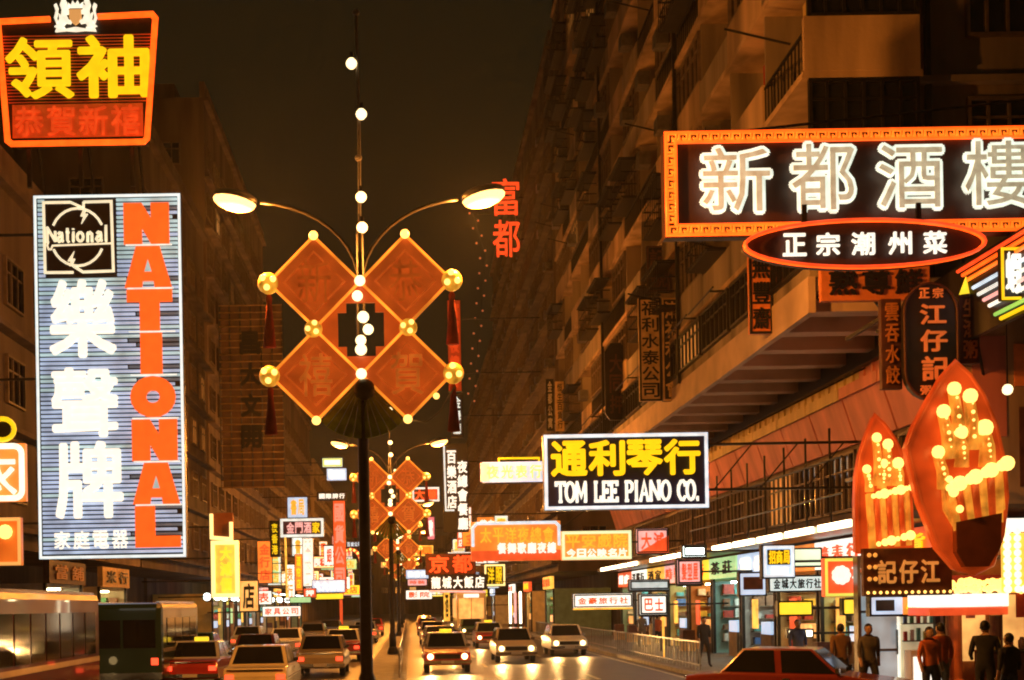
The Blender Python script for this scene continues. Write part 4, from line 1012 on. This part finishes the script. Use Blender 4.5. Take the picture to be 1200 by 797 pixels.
for i, x in enumerate((598, 604, 610)):
    p0 = Wp(x, 712, 96)
    tag(MB().box(-.08, .08, 0, .16, -1.2, 1.2).build('tube_lamp', (E_fluorw, E_pinkbox, E_fluorw)[i], None, .03, loc=p0), 'upright tube lamp beside the dark doorway columns', 'lamp', 'upright tube lamps by the dark doorway')
    bx('base', -.12, .12, 0, .2, -p0.z + .13, -1.2, darkmetal, bpy.data.objects[-1] if False else [o for o in COL.objects if o.name.startswith('tube_lamp')][-1])
# hoarding of lattice on the tower corner
hr = Sign('scaffold_hoarding', 'lattice hoarding with dark upright characters on the tower corner', 'hoarding', (258, 356, 332, 572), 83.4)
for i in range(7):
    x = 258 + i * 12.3; hr.tube([(x, 356), (x, 572)], .05, greymetal, y=.05, name='pole', n=5)
for i in range(27):
    y = 358 + i * 8.2; hr.tube([(258, y), (332, y)], .045, tanboard, y=-.02, name='batten', n=5)
hr.panel(mat('hoarding_cloth', (.20, .11, .055), .8, .5, 1), (260, 358, 331, 571), .12, .2, 'backing')
hr.text('昌大文開', (282, 384, 306, 530), charblack, True, .04, .25, -.08)
for q in (.2, .8): bx('bracket', hr.w / 2 * (2 * q - 1) - .05, hr.w / 2 * (2 * q - 1) + .05, .2, .65, hr.h * .5, hr.h * .5 + .1, darkmetal, hr.root)

# ---------------------------------------------------------------- vehicles
PAINT = {}
def paint(nm, c): return mat('paint_' + nm, c, .28, .12, 2, coat=.6)
def wheel(root, p, r, w, side):
    t = put('wheel', None, root, p); t.empty_display_size = .1
    put('tyre', shared('tyre%.2f' % r, lambda: MB().lathe([(r * .62, -w / 2), (r * .93, -w / 2), (r, -w / 2 + .04), (r, w / 2 - .04), (r * .93, w / 2), (r * .62, w / 2)], (0, 0, 0), 'x', 18), rubber, smooth=False), t)
    put('rim', shared('rim%.2f' % r, lambda: MB().lathe([(.05, -w / 2 - .01), (r * .5, -w / 2 + .01), (r * .63, -w / 2 - .005), (r * .63, w / 2 + .005), (r * .5, w / 2 - .01), (.05, w / 2 + .01)], (0, 0, 0), 'x', 14), chrome), t)
def car(label, x, y, rz, pm, roofm=None, taxi=False, lights=True, beam=False, cat='car', van=False):
    """four-door saloon of the period; its front towards local -y"""
    r = thing('parked_car' if False else ('taxi' if taxi else ('van' if van else 'car')), label, cat, (x, y, 0), rz, 'vehicles on the carriageways')
    W2 = .82; L = 2.15; roofm = roofm or pm
    if van: low = [(-L, .32), (-L, .86), (-L + .12, 1.0), (L - .03, 1.02), (L, .95), (L, .32)]; cab = ((-L + .12, 1.0), (-L + .62, 1.78), (L - .12, 1.78), (L - .03, 1.02))
    else: low = [(-L, .30), (-L - .02, .62), (-L + .06, .74), (-1.0, .88), (1.25, .92), (L - .04, .86), (L + .02, .66), (L, .30)]; cab = ((-1.0, .87), (-.42, 1.40), (.95, 1.41), (1.42, .91))
    MB().prism_x(low, -W2, W2).build('body', pm, r, .05)
    cb = MB(); (y0, z0), (y1, z1), (y2, z2), (y3, z3) = cab; wt, wb = W2 - .16, W2 - .03
    cb.v += [(-wb, y0, z0), (wb, y0, z0), (wb, y3, z3), (-wb, y3, z3), (-wt, y1, z1), (wt, y1, z1), (wt, y2, z2), (-wt, y2, z2)]
    cb.f += [(0, 1, 5, 4), (1, 2, 6, 5), (2, 3, 7, 6), (3, 0, 4, 7), (4, 5, 6, 7)]
    cb.build('cabin', roofm, r, .04)
    def pane(name, q, off):
        c = sum((Vector(v) for v in q), Vector()) / 4; n_ = (Vector(q[1]) - Vector(q[0])).cross(Vector(q[3]) - Vector(q[0])).normalized()
        if n_.dot(c - Vector((0, 0, .9))) < 0: n_ = -n_
        v = [c + (Vector(t) - c) * .86 + n_ * off for t in q]; v += [t - n_ * .03 for t in v]
        m = MB(); m.v = [tuple(t) for t in v]; m.f = [(0, 1, 2, 3), (7, 6, 5, 4), (0, 4, 5, 1), (1, 5, 6, 2), (2, 6, 7, 3), (3, 7, 4, 0)]
        m.build(name, darkglass, r)
    V = [Vector(t) for t in cb.v]
    pane('windscreen', (V[0], V[1], V[5], V[4]), .012); pane('rear_window', (V[2], V[3], V[7], V[6]), .012)
    for (a, b, c, d_) in ((1, 2, 6, 5), (3, 0, 4, 7)):
        mid0, mid1 = (V[a] + V[b]) / 2, (V[c] + V[d_]) / 2
        pane('side_window', (V[a], mid0, mid1, V[d_]), .012); pane('side_window', (mid0, V[b], V[c], mid1), .012)
    for sx in (-1, 1):
        for yy in (-1.35, 1.3): wheel(r, (sx * (W2 - .1), yy, .30), .30, .18, sx)
        MB().lathe([(.03, -.09), (.10, -.06), (.105, 0), (.08, .03)], (sx * .60, -L + .0, .60), 'y', 12).build('headlight', E_head if lights else chrome, r)
        bx('tail_light', sx * .66 - .11, sx * .66 + .11, L - .0, L + .045, .56, .70, E_tail, r)
        bx('door_handle', sx * (W2 + .0) - .015, sx * (W2 + .0) + .015, .0, .14, .78, .81, chrome, r)
        bx('mirror', sx * .78 - .08, sx * .78 + .08, -.98, -.90, .92, 1.02, chrome, r)
    bx('front_bumper', -W2 - .02, W2 + .02, -L - .10, -L + .02, .36, .47, chrome, r); bx('rear_bumper', -W2 - .02, W2 + .02, L - .02, L + .10, .36, .47, chrome, r)
    for sx in (-1, 1): bx('side_trim', sx * W2 - .012, sx * W2 + .012, -L + .2, L - .2, .60, .625, chrome, r)
    if not van: bx('boot_lip', -W2 + .1, W2 - .1, L - .03, L + .03, .80, .83, chrome, r)
    bx('grille', -.45, .45, -L - .035, -L + .01, .52, .68, darkmetal, r)
    bx('number_plate', -.22, .22, -L - .12, -L - .10, .37, .46, whitewall, r); bx('number_plate', -.22, .22, L + .10, L + .12, .37, .46, E_yellowbox if False else whitewall, r)
    if taxi: MB().box(-.22, .22, -.12, .06, 1.39, 1.53).build('roof_sign', E_yellowbox, r, .03)
    if beam:
        for sx in (-1, 1):
            ld = bpy.data.lights.new('beam', 'SPOT'); ld.energy = 420; ld.color = (1, .52, .16); ld.spot_size = radians(70); ld.spot_blend = .8; ld.shadow_soft_size = .05
            lo = bpy.data.objects.new('beam', ld); COL.objects.link(lo); lo.parent = r; lo.location = (sx * .6, -L - .14, .60); lo.rotation_euler = (radians(82), 0, pi)
    return r
red = paint('red', (.42, .03, .02)); maroon = paint('maroon', (.20, .025, .018)); cream = paint('cream', (.62, .54, .38)); silver = paint('silver', (.55, .54, .50))
navy = paint('navy', (.03, .05, .12)); green = paint('green', (.03, .12, .05)); white = paint('white', (.72, .70, .64)); beige = paint('beige', (.42, .33, .2)); black = paint('black', (.02, .02, .02))
# towards the viewer (front along -y)
for a in (('red taxi with silver roof leading the oncoming lane beside the median', 1.3, 47, 0, red, silver, True, True, True),
          ('cream oncoming saloon in the middle lane', 4.3, 54, 0, cream, None, False, True, True),
          ('oncoming navy saloon behind the red taxi in the median lane', 1.4, 62, 0, navy, None, False, True, True),
          ('oncoming white saloon beside the kerb rail', 7.2, 60, 0, white, None, False, True, True),
          ('second red taxi with silver roof oncoming in the middle lane', 4.4, 72, 0, red, silver, True, True, True),
          ('beige oncoming saloon far down the median lane', 1.4, 80, 0, beige, None, False, True, False),
          ('green oncoming saloon far down the middle lane', 4.4, 92, 0, green, None, False, True, False),
          ('maroon oncoming saloon far down the median lane', 1.4, 104, 0, maroon, None, False, True, False),
          ('white oncoming saloon far down the middle lane', 4.4, 118, 0, white, None, False, True, False),
          ('silver oncoming saloon farthest along the median lane', 1.5, 132, 0, silver, None, False, True, False),
          ('black oncoming saloon farthest along the middle lane', 4.5, 150, 0, black, None, False, True, False)):
    car(*a, cat='car')
car('maroon saloon turning across before the yellow light bar', 8.0, 26.5, radians(62), maroon, None, False, True, False)
# away from the viewer
for a in (('cream saloon driving off in the lane beside the bus', -4.0, 35, pi, cream), ('red taxi with silver roof driving off past the bus', -6.6, 40.5, pi, red, silver, True),
          ('orange-lit beige saloon driving off beside the median', -3.1, 46, pi, beige), ('maroon saloon driving off in the middle lane', -5.9, 50, pi, maroon),
          ('green saloon driving off beside the far kerb', -9.0, 55, pi, green), ('red taxi with silver roof driving off beside the median', -3.0, 58, pi, red, silver, True),
          ('white saloon driving off in the middle lane', -6.0, 63, pi, white), ('navy saloon driving off beside the median', -3.0, 70, pi, navy),
          ('silver saloon driving off beside the far kerb', -9.0, 72, pi, silver), ('beige saloon driving off in the middle lane farther on', -6.0, 80, pi, beige),
          ('second white saloon driving off beside the median', -3.0, 86, pi, white), ('black saloon driving off in the middle lane far on', -6.0, 98, pi, black),
          ('red saloon driving off beside the median far on', -3.0, 106, pi, red)):
    car(*a, lights=True)
car('cream delivery van driving off beside the far kerb', -9.0, 46.5, pi, cream, None, van=True, cat='van')

def bus(label, x, y, rz, L, Ht, pm, lit, cat='bus', trim=None):
    r = thing('bus', label, cat, (x, y, 0), rz); W2 = 1.18
    MB().box(-W2, W2, -L / 2, L / 2, .35, Ht).build('body', pm, r, .16)
    bx('waist_band', -W2 - .012, W2 + .012, -L / 2 + .16, L / 2 - .16, 1.16, 1.28, trim or cream, r)
    bx('roof_rail', -W2 + .10, -W2 + .20, -L / 2 + .2, L / 2 - .2, Ht - .02, Ht + .04, chrome, r); bx('roof_rail', W2 - .20, W2 - .10, -L / 2 + .2, L / 2 - .2, Ht - .02, Ht + .04, chrome, r)
    gl = lit or darkglass; n = int((L - 1.0) / 1.1)
    for sx in (-1, 1):
        for i in range(n):
            yy = -L / 2 + .6 + i * (L - 1.2) / n
            bx('side_window', sx * W2 - .02 if sx > 0 else -W2 - .02, W2 + .02 if sx > 0 else -W2 + .02, yy, yy + (L - 1.2) / n - .12, 1.36, Ht - .45, gl, r)
        for yy in (-L / 2 + 1.3, L / 2 - 1.5): wheel(r, (sx * (W2 - .16), yy, .46), .46, .28, sx)
        MB().lathe([(.03, -.07), (.13, -.05), (.14, 0), (.1, .03)], (sx * .85, -L / 2, .75), 'y', 12).build('headlight', E_head, r)
        bx('tail_light', sx * .95 - .1, sx * .95 + .1, L / 2 - .01, L / 2 + .03, .8, 1.0, E_tail, r)
    for q, nm in ((-1, 'windscreen'), (1, 'rear_window')):
        a, b = sorted((q * (L / 2 - .02), q * (L / 2 + .025)))
        bx(nm, -.98, -.04, a, b, 1.30, Ht - .50, gl, r); bx(nm, .04, .98, a, b, 1.30, Ht - .50, gl, r)
    bx('destination_box', -.6, .6, -L / 2 - .04, -L / 2 + .02, Ht - .42, Ht - .14, E_whitebox, r)
    bx('front_bumper', -W2, W2, -L / 2 - .10, -L / 2 + .02, .38, .58, chrome, r); bx('rear_bumper', -W2, W2, L / 2 - .02, L / 2 + .10, .38, .58, chrome, r)
    return r
bus('long maroon single-deck bus with pale roof rail by the striped sign', -8.9, 27.0, pi + radians(1), 10.5, 2.82, paint('dark_maroon', (.07, .012, .010)), None)
bus('short dark green bus ahead of the long maroon one', -8.4, 40.5, pi, 6.4, 2.62, paint('dark_green', (.012, .035, .018)), None, trim=beige)
bus('cream oncoming bus with glowing windows before the dark doorway columns', 4.9, 106, 0, 9, 3.4, cream, E_winlit2)

# ---------------------------------------------------------------- people
def person(label, x, y, face, shirt, legs, h=1.68, walk=.25, arm=0, hair_long=False, z=.13, group=None):
    r = thing('person', label, 'person', (x, y, z), face, group)
    k = h / 1.72
    J = {'pel': (0, 0, .95, .135), 'waist': (0, 0, 1.10, .125), 'chest': (0, 0, 1.32, .155), 'neck0': (0, .01, 1.46, .075), 'neck': (0, 0, 1.53, .058)}
    E_ = [('pel', 'waist'), ('waist', 'chest'), ('chest', 'neck0'), ('neck0', 'neck')]
    for sx, nm in ((-1, 'l'), (1, 'r')):
        f = walk * sx
        J.update({nm + 'hip': (sx * .095, 0, .90, .105), nm + 'kn': (sx * .10, -f * .55 - .03, .50, .068), nm + 'an': (sx * .10, -f + max(0, -f) * .2, .09, .045), nm + 'to': (sx * .11, -f - .16, .04, .04),
                  nm + 'sh': (sx * .185, 0, 1.41, .068), nm + 'el': (sx * .245, f * .35 + .03, 1.13, .047), nm + 'wr': (sx * .25, f * .6 - .06 - arm * .18, .89 + arm * .22, .033), nm + 'ha': (sx * .245, f * .6 - .09 - arm * .24, .81 + arm * .25, .036)})
        E_ += [('pel', nm + 'hip'), (nm + 'hip', nm + 'kn'), (nm + 'kn', nm + 'an'), (nm + 'an', nm + 'to'), ('chest', nm + 'sh'), (nm + 'sh', nm + 'el'), (nm + 'el', nm + 'wr'), (nm + 'wr', nm + 'ha')]
    ks = list(J); me = bpy.data.meshes.new('body'); me.from_pydata([tuple(c * k for c in J[q][:3]) for q in ks], [(ks.index(a), ks.index(b)) for a, b in E_], [])
    o = put('body_build', me); sk = o.modifiers.new('skin', 'SKIN'); sk.use_smooth_shade = True
    for i, q in enumerate(ks): me.skin_vertices[0].data[i].radius = (J[q][3] * k * (1.12 if q in ('chest', 'pel', 'waist') else 1), J[q][3] * k * (.8 if q in ('chest', 'waist') else 1)); me.skin_vertices[0].data[i].use_root = (q == 'pel')
    o.modifiers.new('sub', 'SUBSURF').levels = 1; o.modifiers['sub'].render_levels = 1
    m2 = bpy.data.meshes.new_from_object(o.evaluated_get(bpy.context.evaluated_depsgraph_get())); bpy.data.objects.remove(o)
    mb = MB(); mb.v = [tuple(v.co) for v in m2.vertices]; mb.f = [tuple(p.vertices) for p in m2.polygons]
    nb = len(mb.f)
    hz = 1.62 * k
    mb.ball((0, -.01, hz), .105 * k, 12, 10, .74, .92, 1.08)
    mb.ball((0, -.105 * k, hz - .015), .018 * k, 6, 4, .8, 1.1, 1.4)                       # nose
    for sx in (-1, 1): mb.ball((sx * .079 * k, .0, hz - .005), .022 * k, 6, 4, .5, .8, 1.3)    # ears
    m = mb.mesh('body')
    for mm in (shirt, legs, skinm, rubber): m.materials.append(mm)
    for i, p in enumerate(m.polygons):
        p.use_smooth = True; c = p.center / k
        if i >= nb or c.z > 1.475 or (abs(c.x) > .19 and c.z < 1.02 and c.z > .72): p.material_index = 2
        elif c.z < .08: p.material_index = 3
        elif c.z < .93: p.material_index = 1
    b = put('body', m, r)
    hb = MB().ball((0, .012, hz + .028 * k), .112 * k, 12, 8, .78, .93, .95)
    if hair_long: hb.ball((0, .055 * k, hz - .09 * k), .10 * k, 10, 8, .75, .5, 1.2)
    hm = hb.mesh('hair')
    bm = bmesh.new(); bm.from_mesh(hm)
    bmesh.ops.delete(bm, geom=[v for v in bm.verts if v.co.y < -.035 * k and v.co.z < hz + .045 * k], context='VERTS'); bm.to_mesh(hm); bm.free()
    hm.materials.append(hairm)
    for p in hm.polygons: p.use_smooth = True
    put('hair', hm, r)
    for sx in (-1, 1): bx('eye', sx * .032 * k - .011, sx * .032 * k + .011, -.100 * k, -.088 * k, hz + .008, hz + .020, hairm, r)
    bx('mouth', -.022 * k, .022 * k, -.100 * k, -.085 * k, hz - .058, hz - .050, redcloth, r)
    return r
clo = lambda n, c: mat('cloth_' + n, c, .85, .2, 12, .2)
co, cg, cd, cw, cbn, cbl = clo('orange', (.55, .13, .04)), clo('grey', (.12, .11, .10)), clo('dark', (.03, .03, .035)), clo('white', (.60, .58, .52)), clo('brown', (.22, .12, .06)), clo('blue', (.06, .09, .18))
for a in (('person in an orange jacket standing before the marquee pillars', 10.35, 25.5, .2, co, cd, 1.66, .05), ('person in an orange top close beside the jacketed one', 10.85, 26.2, pi + .2, clo('rust', (.50, .10, .03)), cg, 1.72, .05),
          ('person in a dark coat holding something pale near the pavement edge', 11.0, 24.5, pi - .5, cd, cd, 1.78, .08, .8), ('person in a black top facing the amber shop', 10.75, 23.0, pi + .3, cd, cbl, 1.58, .05),
          ('person in a grey shirt walking along the shop fronts', 9.85, 27.5, 0, cg, cd, 1.70, .28), ('person in a brown jacket walking toward the shops', 9.75, 29.0, pi, cbn, cd, 1.68, .28),
          ('person in a white shirt by the bright shop door', 11.2, 31.2, .6, cw, cbl, 1.70, .1), ('person in a blue shirt under the shop canopy', 10.6, 35.0, 0, cbl, cd, 1.70, .25),
          ('person in a dark jacket by the kerb rail', 10.1, 44, .2, cd, cd, 1.7, .2), ('person in a white blouse waiting by the bus stop post', 10.0, 53, pi / 2, cw, cg, 1.6, .05),
          ('person in rust clothes walking off under the overhang', 11.2, 58, pi, MATS['cloth_rust'], cd, 1.7, .28), ('person in grey by the shop with the amber board', 11.6, 64, 0, cg, cg, 1.7, .25)):
    person(*a)

# ---------------------------------------------------------------- crowd of small signs far down the street
CN = [('red', E_redbox), ('orange', E_orangebox), ('yellow', E_yellowbox), ('white', E_whitebox), ('blue', E_bluebox), ('pink', E_pinkbox), ('green', E_greenbox), ('amber', E_amberbox), ('black', blackboard)]
LT = [('white', E_white), ('red', E_red), ('yellow', E_yellow), ('amber', MATS['amber_character'])]
names = ['酒家', '金行', '大押', '茶樓', '藥房', '夜店', '戲院', '書局', '表行', '麵家', '洋服', '髮廊']
rf = random.Random(21); combos = [(a, b) for a in range(9) for b in range(3)]
for side, where in ((-1, 'on the white-shop side'), (1, 'on the dark-tower side')):
    rf.shuffle(combos)
    for q, (ci, sh) in enumerate(combos[:23]):
        cn, cm = CN[ci]; d = 98 + q * 7.5 + rf.uniform(0, 5); k_ = d / F
        w_, h_ = ((1.1, rf.uniform(3.2, 6)), (rf.uniform(3, 5), rf.uniform(1.1, 1.7)), (1.9, 2.0))[sh]
        z_ = rf.choice((4.2, 5.0, 6.2, 7.5, 9.0, 11.0)) if sh != 1 else rf.choice((4.3, 5.6, 7.2))
        fx = (-13.0 if side < 0 else 9.6); gap = rf.uniform(.3, 1.4)
        x0 = fx + (gap if side < 0 else -gap - w_); px0 = CX + x0 / k_; px1 = CX + (x0 + w_) / k_; py1 = CY - (z_ - EYE) / k_; py0 = py1 - h_ / k_
        ln, lm = LT[(ci + q) % 4]
        if ln == cn or (ln == 'amber' and cn in ('orange', 'yellow')): ln, lm = ('white', E_white) if cn != 'white' else ('red', E_red)
        lightbox('distant %s %s sign with %s characters %s' % (cn, ('upright', 'wide', 'square')[sh], ln, where), (px0, py0, px1, py1), d, cm, names[(q + ci) % 12] + ('店' if sh < 2 else ''), lm, (None, E_white2, MATS['neon_bright_amber'])[q % 3], fx, sh == 0, .03, inset=.12 * min(w_, h_) / k_, group='signs of the far street', rr_=.08)
for i, (lb, li, fa, tx, tm) in enumerate((('amber-lit shop under the dark slab tower corner', E_fluorw, E_amberbox, '茶餐廳', E_red), ('shop with red board under the dark slab tower', E_fluorw, E_redbox, '海味', E_yellow),
        ('shop with white board under the dark slab tower', E_fluor, E_whitebox, '文具', E_red), ('shop with blue board past the dark slab tower', E_fluor, E_bluebox, '電料', E_white), ('far shop with yellow board past the dark slab tower', E_fluorw, E_yellowbox, '燒臘', E_red), ('farthest shop with pink board past the dark slab tower', E_fluorw, E_pinkbox, '花店', E_red))):
    shop(lb, 9.85 if i < 3 else 9.65, 1, (88, 104, 120, 146, 160, 176)[i], 5.2, 3.3, li, fa, tx, tm, WALLS[i % 5])

# ---------------------------------------------------------------- thin haze added to give the lamps and far street a glow
haze = tag(MB().box(-310, 310, -65, 705, -1.4, 58).build('haze', MATS['shop_wall']), kind='stuff')
hm = bpy.data.materials.new('haze'); hm.use_nodes = True; n_ = hm.node_tree.nodes; n_.remove(n_['Principled BSDF'])
pv = n_.new('ShaderNodeVolumePrincipled'); pv.inputs['Density'].default_value = .00030; pv.inputs['Color'].default_value = (.92, .90, .88, 1); pv.inputs['Anisotropy'].default_value = .55
hm.node_tree.links.new(pv.outputs['Volume'], n_['Material Output'].inputs['Volume'])
haze.data.materials[0] = hm

# ---------------------------------------------------------------- eating stall on the corner
st = thing('corner_stall', 'open orange-pillared eating stall beneath the white and red marquee', 'stall', (12.0, 30.75, .131))
B = lambda n, x0, x1, y0, y1, z0, z1, m: bx(n, x0, x1, y0, y1, z0, z1, m, st)
B('back_wall', 1.1, 5.2, .45, .58, 0, 4.0, WALLS[2])
for i, x in enumerate((1.12, 2.1, 3.05, 4.1, 4.9)): MB().lathe([(.20, 0), (.20, .25), (.15, .3), (.15, 2.3), (.20, 2.4), (.20, 2.5)], (x, .05, 0), n=12).build('pillar', (orangeboard, brownboard)[i % 2], st, smooth=False)
B('beam', 1.0, 5.2, -.12, .2, 2.5, 2.78, redcloth)
for x in (1.45, 2.4, 3.4, 4.35): B('lit_screen', x, x + .55, .40, .449, .7, 2.3, E_winlit2)
B('counter', 1.5, 4.4, -.5, -.1, 0, .95, brownboard); B('counter_top', 1.45, 4.45, -.55, -.05, .95, 1.0, chrome)
rj = random.Random(4)
for i in range(9): MB().lathe([(.07, 0), (.09, .05), (.09, .2), (.05, .25), (.05, .29)], (1.65 + i * .3, -.3, 1.0), n=10).build('jar', rj.choice(GOODS), st, smooth=True)
for x in (1.6, 2.6, 3.6, 4.6): put('bulb', bulb_mesh(E_bulb), st, (x, -.2, 2.38), None, (.07, .07, .07)); B('socket', x - .02, x + .02, -.22, -.18, 2.43, 2.52, darkmetal)
for i, x in enumerate((1.3, 1.9, 2.5, 3.1, 3.7)): B('hanging_slip', x, x + .22, -.14, -.125, 1.75 + .05 * (i % 2), 2.49, (pinkpanel, yellowpanel, redcloth)[i % 3])
dr = thing('lit_doorway', 'bright cream lit doorway with white counter beside the brown board', 'doorway', (10.9, 30.9, .131))
bx('frame', -.08, 0, 0, .3, 0, 3.0, greymetal, dr); bx('frame', 1.9, 1.98, 0, .3, 0, 3.0, greymetal, dr); bx('lintel', -.08, 1.98, 0, .3, 3.0, 3.3, greymetal, dr)
bx('glass_door', .02, .9, .12, .16, .05, 2.9, emis('pale_door_glass', (.6, .75, .8), .32, .5, 1.5), dr)
for q in range(4): bx('door_rail', .02, .9, .10, .119, .05 + q * .93, .11 + q * .93, greymetal, dr)
for q in range(4): bx('shelf', 1.02, 1.86, .05, .149, 1.2 + q * .42, 1.23 + q * .42, greymetal, dr)
for q in range(20): bx('bottle', 1.05 + (q % 5) * .16, 1.13 + (q % 5) * .16, .06, .13, 1.23 + (q // 5) * .42, 1.45 + (q // 5) * .42 + .04 * (q % 3), GOODS[(q * 3) % 7], dr)
bx('lit_edge', .93, .97, .1, .2, .05, 2.9, E_white2, dr); bx('door_bar', .86, .9, .05, .12, .9, 1.5, chrome, dr); bx('lit_panel', 1.0, 1.88, .15, .2, .05, 2.9, emis('cream_panel', (1, .86, .5), .5, .5, 1.5), dr)
bx('counter', 1.05, 1.85, -.35, .1, 0, 1.0, whitewall, dr); bx('counter_sign', 1.1, 1.8, -.37, -.352, .2, .85, E_whitebox, dr)

# ---------------------------------------------------------------- globe lamps and canopy tubes of the far shops
for i in range(9):
    y = 74 + i * 7.0
    g = thing('globe_lamp', 'white double-globe lamp post on the pavement of the white shops', 'lamp', (-11.4, y, .131), 0, 'globe lamps before the white shops')
    MB().lathe([(.10, 0), (.10, .15), (.045, .25), (.04, 2.75)], (0, 0, 0), n=8).build('post', darkmetal, g)
    bx('cross_arm', -.32, .32, -.03, .03, 2.7, 2.76, darkmetal, g)
    for sx in (-1, 1): put('globe', bulb_mesh(E_fluor), g, (sx * .3, 0, 2.98), None, (.22, .22, .22))
for i in range(10):
    y = 85.3 + i * 8.2
    c = thing('canopy_light', 'long white tube light under the far shop canopies', 'lamp', (-11.9, y, 3.62), 0, 'tube lights of the white shops')
    bx('housing', -.10, .10, 0, 5.6, .10, .2, greymetal, c); bx('tube', -.05, .05, .1, 5.5, .0, .10, E_fluor, c); bx('arm', -1.15, -.1, 2.7, 2.8, .12, .18, darkmetal, c)
